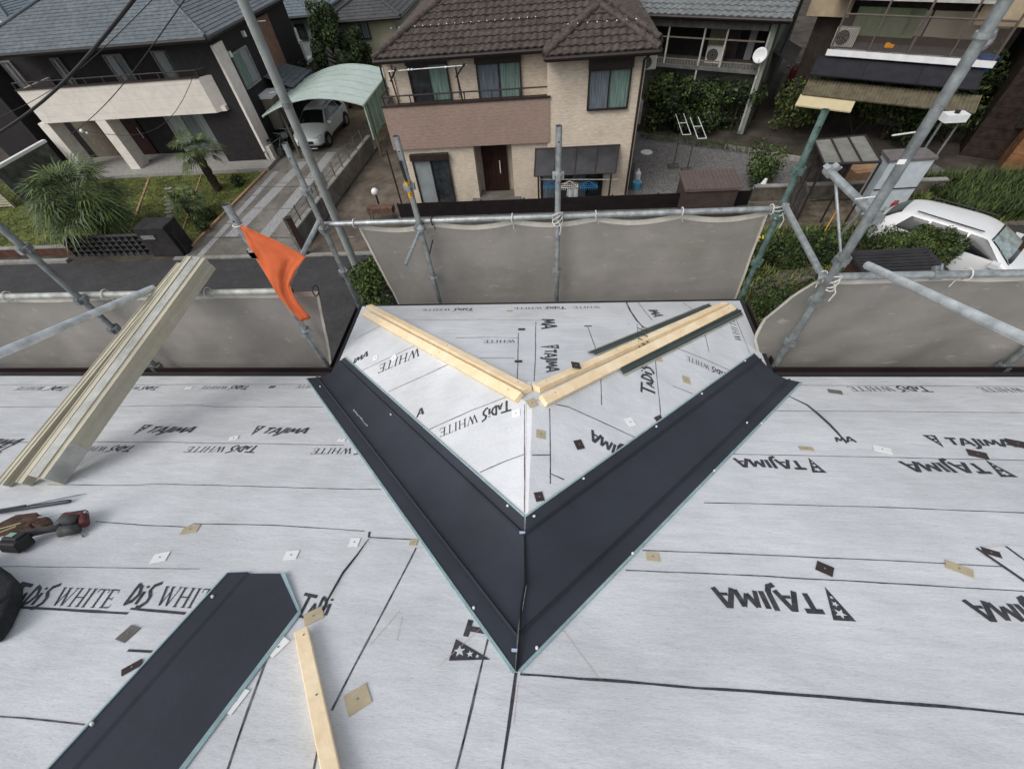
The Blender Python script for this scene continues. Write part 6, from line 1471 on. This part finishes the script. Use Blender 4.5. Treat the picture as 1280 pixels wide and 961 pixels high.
def upright(label, x, y, ztop, m, pockets, r=R0, hole=True, zlow=G):
    o = thing('scaffold_upright', label, 'scaffold pole', (x, y, zlow), 'scaffold uprights')
    MB().tube([V(x, y, zlow), V(x, y, ztop)], r, 18, cap=False).build('tube', m, o)
    b = MB(); b.tube([V(x, y, ztop - .001), V(x, y, ztop - .06)], r * .86, 16, cap=True); b.build('bore', BLACK, o)
    MB().tube([V(x, y, ztop), V(x, y, ztop + .004)], r * 1.0, 18, cap=False).build('rim', m, o)
    for z_ in pockets: wedge(o, (x, y, z_), m)
    if hole: MB().tube([V(x, y - r * .9, ztop - .10), V(x, y - r - .0012, ztop - .10)], .007, 8).build('pin_hole', BLACK, o)
    return o
zc = lambda px, Y: ay(*px, Y).z
u1 = upright('scaffold upright with the orange flag tied to it', -2.03, 2.40, -1.22, STEEL, [zc((303, 292), 2.4) - .12, zc((318, 312), 2.4), -2.3])
u2 = upright('leftmost dark scaffold upright crossing the left netting', -3.735, 2.40, .2, STEEL2, [zc((28, 308), 2.4), zc((95, 372), 2.4), -2.25, -2.75])
u3 = upright('tallest galvanised scaffold upright with a small sticker, right of the gable', 1.835, 2.40, .45, STEEL2, [-1.72, -2.05, -2.45], r=.0265)
u4 = upright('scaffold upright at the far right mostly hidden behind the right netting edge', 3.55, 2.40, .2, STEEL2, [-1.95, -2.75])
u5 = upright('scaffold upright at the left front corner of the gable', -2.08, 3.40, -1.26, STEEL, [-1.62, -1.98, -2.45])
u6 = upright('scaffold upright with the yellow lever, in front of the centre netting', -1.18, 3.40, -1.25, STEEL, [-1.62, -2.0, -2.55])
u7 = upright('straight scaffold upright in the middle of the centre netting', .05, 3.40, -1.24, STEEL, [-1.58, -2.5])
u8 = upright('green-stained scaffold upright at the right front corner of the gable', 1.875, 3.40, -1.23, STEELG, [-1.62, -2.0, -2.45])
st = ay(1128, 202, 2.36); MB().obox(st + V(-.004, -.0, 0), (.018, .0, 0), (0, .003, 0), (0, 0, .011)).build('sticker', SCREW, u3)
MB().tube([V(1.835, 2.4, -.62), V(1.835, 2.4, -.60)], .036, 16).build('band', STEEL, u3)
for z_ in (-1.0, -1.33): MB().tube([V(1.70, 2.40, z_), V(1.80, 2.40, z_ + .01)], .004, 6).build('wire_tail', ROPE, u3)
yl = ay(509, 235, 3.36); mb = MB(); mb.obox(V(-1.18, 3.368, zc((510, 236), 3.37)), (.017, 0, 0), (0, .008, 0), (0, 0, .075)); yo = bevel(mb.build('yellow_lever', mat("safety_yellow", (.62, .36, .02), .5), u6), .004)
mb = MB()
for k in range(7): mb.obox(V(-1.172, 3.3585, zc((510, 236), 3.37) + .055 - k * .018), (.006, 0, 0), (0, .001, 0), (0, 0, .004))
mb.build('stencil_marks', BLACK, yo)
MB().tube([V(-1.19, 3.36, zc((505, 200), 3.37)), V(-1.175, 3.35, zc((508, 225), 3.37))], .012, 8).build('ratchet', BLACK, u6)
def pipe(label, a, b, m=STEEL, r=R0, clamps=(), name='scaffold_pipe', group='horizontal scaffold pipes', rusty=None):
    o = thing(name, label, 'scaffold pipe', a, group); a, b = Vector(a), Vector(b)
    MB().tube([a, b], r, 18, cap=False).build('tube', m, o); d = (b - a).normalized()
    bo = MB(); bo.tube([a + d * .001, a + d * .05], r * .86, 14); bo.tube([b - d * .05, b - d * .001], r * .86, 14); bo.build('bore', RUST if rusty else BLACK, o)
    for f in clamps: clamp(o, a.lerp(b, f), d)
    if rusty: MB().tube([a, a + d * .03], r + .0015, 16, cap=False).build('rust_ring', RUST, o)
    return o
zt = -1.975
pipe('long horizontal pipe carrying the centre netting', (-2.14, 3.452, zt), (1.95, 3.452, zt), clamps=())
pipe('horizontal pipe carrying the left netting', (-8, 2.452, -1.94), (-1.98, 2.452, -1.94), mat("pale_pipe", (.42, .43, .40), .55, .15, 14, metal=.3, dirt=.2), clamps=(.86,))
pipe('horizontal pipe carrying the right netting', (1.78, 2.452, -1.905), (8, 2.452, -1.905), clamps=(.12,))
pipe('short pipe joining the flagged upright to the left front corner', (-2.08, 3.38, -1.90), (-2.03, 2.43, -1.93), r=.021)
pipe('short pipe joining the right front corner to the tallest upright', (1.875, 3.38, -1.90), (1.84, 2.43, -1.93), r=.023)
dl = ray(692, 148).normalized()
E1 = ay(196, 358, 2.40); pipe('free sloping pipe crossing the left netting', E1, E1 - dl * 1.5, mat("bright_pipe", (.62, .66, .67), .35, .15, 12, metal=.5), rusty=True)
E2 = ay(1084, 331, 2.40); pipe('free sloping pipe crossing the right netting with a rusty tie at its end', E2, E2 - dl * 1.5, mat("bright_pipe", (.62, .66, .67), .35, .15, 12, metal=.5))
# bracket on the right upright
br = thing('scaffold_bracket', 'short scaffold bracket arm with thin brace reaching out from the tallest upright', 'bracket', (1.86, 2.45, -1.7), 'scaffold brackets')
a = ay(1095, 271, 2.44); b = ay(1037, 214, 2.95); MB().tube([a, b], .024, 16).build('arm', STEEL, br); clamp(br, b, b - a, STEEL); clamp(br, a, a - b, STEEL)
c = ay(1052, 330, 2.55); mb = MB(); mb.tube([b.lerp(a, .18) - V(0, 0, .02), c], .009, 8); mb.tube([ay(1078, 262, 2.55), ay(1052, 292, 2.7)], .009, 8); mb.build('brace', STEEL, br)
br2 = thing('scaffold_bracket', 'short bracket hanging from the upright with the yellow lever', 'bracket', (-1.18, 3.38, -2.0), 'scaffold brackets')
a = ay(525, 287, 3.36); b = ay(507, 331, 3.0); MB().tube([a, b], .016, 12).build('arm', STEEL, br2); MB().tube([b, b + (b - a).normalized() * .02 + V(.03, 0, -.07)], .006, 8).build('pin', STEEL, br2); clamp(br2, a, b - a, STEEL)
MB().tube([ay(541, 300, 3.4), ay(536, 320, 3.4)], .006, 6).build('wire', BLACK, br2)

# netting -----------------------------------------------------------------
NET = mat("netting", (.45, .415, .385), .95, .12, 1.4, .3, 60, stretch=(1, 1, 1), col2=(.31, .30, .26), dirt=.22, alpha=.86)
def net_material():
    t = NET.node_tree; N = t.nodes; L = t.links; b = N["Principled BSDF"]; tc = N.new("ShaderNodeTexCoord")
    # plaster smudges: pale, with shapes of their own
    mp = N.new("ShaderNodeMapping"); mp.inputs['Scale'].default_value = (1, 1, 2.2); L.new(tc.outputs['Object'], mp.inputs[0])
    n = N.new("ShaderNodeTexNoise"); n.inputs['Scale'].default_value = 7.5; n.inputs['Detail'].default_value = 9; n.inputs['Roughness'].default_value = .75; L.new(mp.outputs[0], n.inputs['Vector'])
    r = N.new("ShaderNodeValToRGB"); r.color_ramp.elements[0].position = .59; r.color_ramp.elements[1].position = .64; r.color_ramp.elements[0].color = (0, 0, 0, 1); r.color_ramp.elements[1].color = (.55, .55, .55, 1); L.new(n.outputs['Fac'], r.inputs[0])
    mx = N.new("ShaderNodeMixRGB"); L.new(r.outputs[0], mx.inputs[0]); L.new(b.inputs['Base Color'].links[0].from_socket, mx.inputs[1]); mx.inputs[2].default_value = (.70, .67, .60, 1); L.new(mx.outputs[0], b.inputs['Base Color'])
    mp2 = N.new("ShaderNodeMapping"); mp2.inputs['Rotation'].default_value = (0, math.radians(48), 0); mp2.inputs['Scale'].default_value = (.9, 1, 2.2); L.new(tc.outputs['Object'], mp2.inputs[0])
    n2 = N.new("ShaderNodeTexNoise"); n2.inputs['Scale'].default_value = 2.2; n2.inputs['Detail'].default_value = 6; L.new(mp2.outputs[0], n2.inputs['Vector'])
    bp = N.new("ShaderNodeBump"); bp.inputs['Strength'].default_value = .3; bp.inputs['Distance'].default_value = .06; L.new(n2.outputs['Fac'], bp.inputs['Height']); L.new(bp.outputs[0], b.inputs['Normal'])
net_material()
def translucent(m, col, f):
    t = m.node_tree; N = t.nodes; L = t.links; b = N["Principled BSDF"]; tr = N.new("ShaderNodeBsdfTranslucent"); tr.inputs[0].default_value = (*col, 1)
    mx = N.new("ShaderNodeMixShader"); mx.inputs[0].default_value = f; o = [n for n in N if n.type == 'OUTPUT_MATERIAL'][0]
    L.new(b.outputs[0], mx.inputs[1]); L.new(tr.outputs[0], mx.inputs[2]); L.new(mx.outputs[0], o.inputs[0])
translucent(NET, (.42, .39, .365), .40)
HEM = mat("net_hem", (.60, .57, .50), .9, .08, 8, dirt=.1)
def net(label, Y, top, left, right, zb, ties, seed=0, nx=90, nz=26, sag=.02, amp=.02):
    """hung sheet: top = z of the rail, left/right = functions z->x"""
    o = thing('scaffold_netting', label, 'netting', ((left(top) + right(top)) / 2, Y, zb), 'grey scaffold netting panels'); rnd = random.Random(seed)
    ph = [rnd.uniform(0, 6.28) for _ in range(12)]; fr = [rnd.uniform(1.5, 9) for _ in range(12)]
    def pt(i, j, back=0.0, frac=None):
        u = i / nx; v = (j / nz) if frac is None else frac
        xt = left(top) + (right(top) - left(top)) * u
        sg = sag * abs(math.sin(math.pi * ties * u)) * (1 - v) ** 3
        z = top - sg - (top - zb) * v; x = left(z) + (right(z) - left(z)) * u
        y = Y + back + amp * (math.sin(fr[0] * x + ph[0] + 2 * v) + .6 * math.sin(fr[1] * (x + z * .8) + ph[1]) + .4 * math.sin(fr[2] * (x - z) * 1.7 + ph[2]) + .25 * math.sin(fr[3] * 3 * (x + z) + ph[3])) * min(1, v * 3 + .15)
        return V(x, y, z)
    mb = MB(); mb.v = [pt(i, j) for j in range(nz + 1) for i in range(nx + 1)]; w_ = nx + 1
    for j in range(nz):
        for i in range(nx): a = j * w_ + i; mb.f.append([a, a + w_, a + w_ + 1, a + 1]); mb.m.append(0)
    n_ = mb.build('mesh_sheet', NET, o, smooth=True)
    hb = MB(); f = .05 / (top - zb)
    hb.v = [pt(i, 0, -.006) for i in range(nx + 1)] + [pt(i, 0, -.006, f) for i in range(nx + 1)]; hb.f = [[i, w_ + i, w_ + i + 1, i + 1] for i in range(nx)]; hb.m = [0] * nx
    hb.build('hem', HEM, n_, smooth=True)
    for side, (ia, ib) in (('l', (0, 1)), ('r', (nx, nx - 1))):
        eb = MB(); vs_ = []
        for j in range(nz + 1): p = pt(ia, j, -.007); q = pt(ib, j, -.007); d = (q - p).normalized(); vs_ += [p, p + d * .022]
        eb.add(vs_, [(2 * j, 2 * j + 2, 2 * j + 3, 2 * j + 1) for j in range(nz)]); eb.build('side_hem', HEM, n_, smooth=True)
    for k in range(ties + 1):
        u = k / ties; p = pt(int(u * nx), 0); tb_ = MB(); ring = [V(p.x + rnd.uniform(-.004, .004), Y - .03 + .040 * math.cos(a), top + .022 + .040 * math.sin(a)) for a in [q * math.pi / 8 for q in range(17)]]
        tb_.tube(ring, .0045, 6, cap=False); tb_.tube([p, p + V(rnd.uniform(-.05, .05), -.02, -rnd.uniform(.03, .1))], .003, 5); tb_.build('tie', ROPE if rnd.random() < .6 else BLACK, o)
    return o
def lin(a, b, Y):
    A, B = ay(*a, Y), ay(*b, Y); return lambda z: A.x + (B.x - A.x) * (z - A.z) / (B.z - A.z)
net('grey netting behind the centre uprights, sagging between its ties, with pale plaster smudges', 3.485, -2.0, lin((450, 288), (500, 385), 3.485), lin((958, 272), (918, 378), 3.485), -4.6, 5, 1, sag=.05, amp=.016)
lL = lin((400, 372), (418, 466), 2.485)
net('grey netting along the left eave below the sloping pipe', 2.485, -1.965, lambda z: -8.0, lL, -4.2, 7, 2, nx=140, sag=.015, amp=.02)
def rl(z):
    pts = [(-1.93, ay(1024, 348, 2.485).x), (ay(990, 368, 2.485).z, ay(990, 368, 2.485).x), (ay(955, 400, 2.485).z, ay(955, 400, 2.485).x), (ay(943, 425, 2.485).z, ay(943, 425, 2.485).x), (ay(948, 448, 2.485).z, ay(948, 448, 2.485).x), (ay(962, 468, 2.485).z, ay(962, 468, 2.485).x), (-4.3, 1.75)]
    for (z0, x0_), (z1, x1_) in zip(pts[:-1], pts[1:]):
        if z <= z0 and z >= z1: t = (z - z0) / (z1 - z0); return x0_ + (x1_ - x0_) * t
    return pts[0][1] if z > pts[0][0] else pts[-1][1]
net('grey netting along the right eave with its free edge blown towards the gable', 2.485, -1.93, rl, lambda z: 8.0, -4.2, 7, 3, nx=140, nz=40, sag=.012, amp=.022)
# orange flag
fgm = mat("flag_orange", (.82, .22, .09), .85, .10, 7, .25, 90, spec=.1); translucent(fgm, (.85, .22, .07), .35)
fg = thing('warning_flag', 'bright orange cloth flag tied to the scaffold upright left of the gable', 'flag', (-1.9, 2.4, -1.9))
inner = [(301, 281), (312, 305), (325, 328), (337, 349), (349, 368), (362, 385), (378, 400)]
outer = [(305, 281), (345, 299), (383, 319), (371, 335), (363, 353), (370, 372), (389, 396)]
mb = MB(); nu, nv = 30, 16
def along(pts, t, Y):
    s = t * (len(pts) - 1); i = min(int(s), len(pts) - 2); f = s - i; return ay(pts[i][0] + (pts[i + 1][0] - pts[i][0]) * f, pts[i][1] + (pts[i + 1][1] - pts[i][1]) * f, Y)
for i in range(nu + 1):
    t = i / nu; a = along(inner, t, 2.375); b = along(outer, t, 2.36)
    for j in range(nv + 1):
        f = j / nv; p = a.lerp(b, f); p += V(0, .013 * math.sin(f * 8 + t * 5) * math.sin(math.pi * f) - .01 + .004 * math.sin(f * 23 + t * 17), .003 * math.sin(f * 14 + t * 9)); mb.v.append(p)
for i in range(nu):
    for j in range(nv): a = i * (nv + 1) + j; mb.f.append([a, a + 1, a + nv + 2, a + nv + 1]); mb.m.append(0)
o = mb.build('cloth', fgm, fg, smooth=True); o.modifiers.new("s", 'SOLIDIFY').thickness = .003
MB().tube([V(-2.03 + .033 * math.cos(a), 2.4 + .033 * math.sin(a), zc((298, 280), 2.4)) for a in [q * math.pi / 8 for q in range(17)]], .004, 6).build('tie', ROPE, fg)
# white cord knots at the rail corners
for c_, lab in (((1.86, 2.41, -1.90), 'white cord knotted round the tallest upright at the right netting rail'), ((1.88, 3.41, -1.96), 'white cord knotted round the right front corner upright'), ((.05, 3.41, -1.96), 'white cord knotted round the middle upright of the centre netting')):
    t = thing('cord_knot', lab, 'cord', c_, 'white cord knots'); mb = MB(); rnd = random.Random(int(c_[0] * 100))
    for q in range(4):
        tl = rnd.uniform(-.4, .4); mb.tube([V(c_[0] + .043 * math.cos(a), c_[1] + .043 * math.sin(a), c_[2] + .03 * math.sin(a + q) + .02 * (q - 1.5) + tl * .03 * math.cos(a)) for a in [k * math.pi / 8 for k in range(17)]], .0042, 6, cap=False)
    mb.tube([V(c_[0], c_[1] - .045, c_[2]), V(c_[0] + .03, c_[1] - .06, c_[2] - .06), V(c_[0] + .02, c_[1] - .06, c_[2] - .13)], .004, 6); mb.build('cord', ROPE, t)
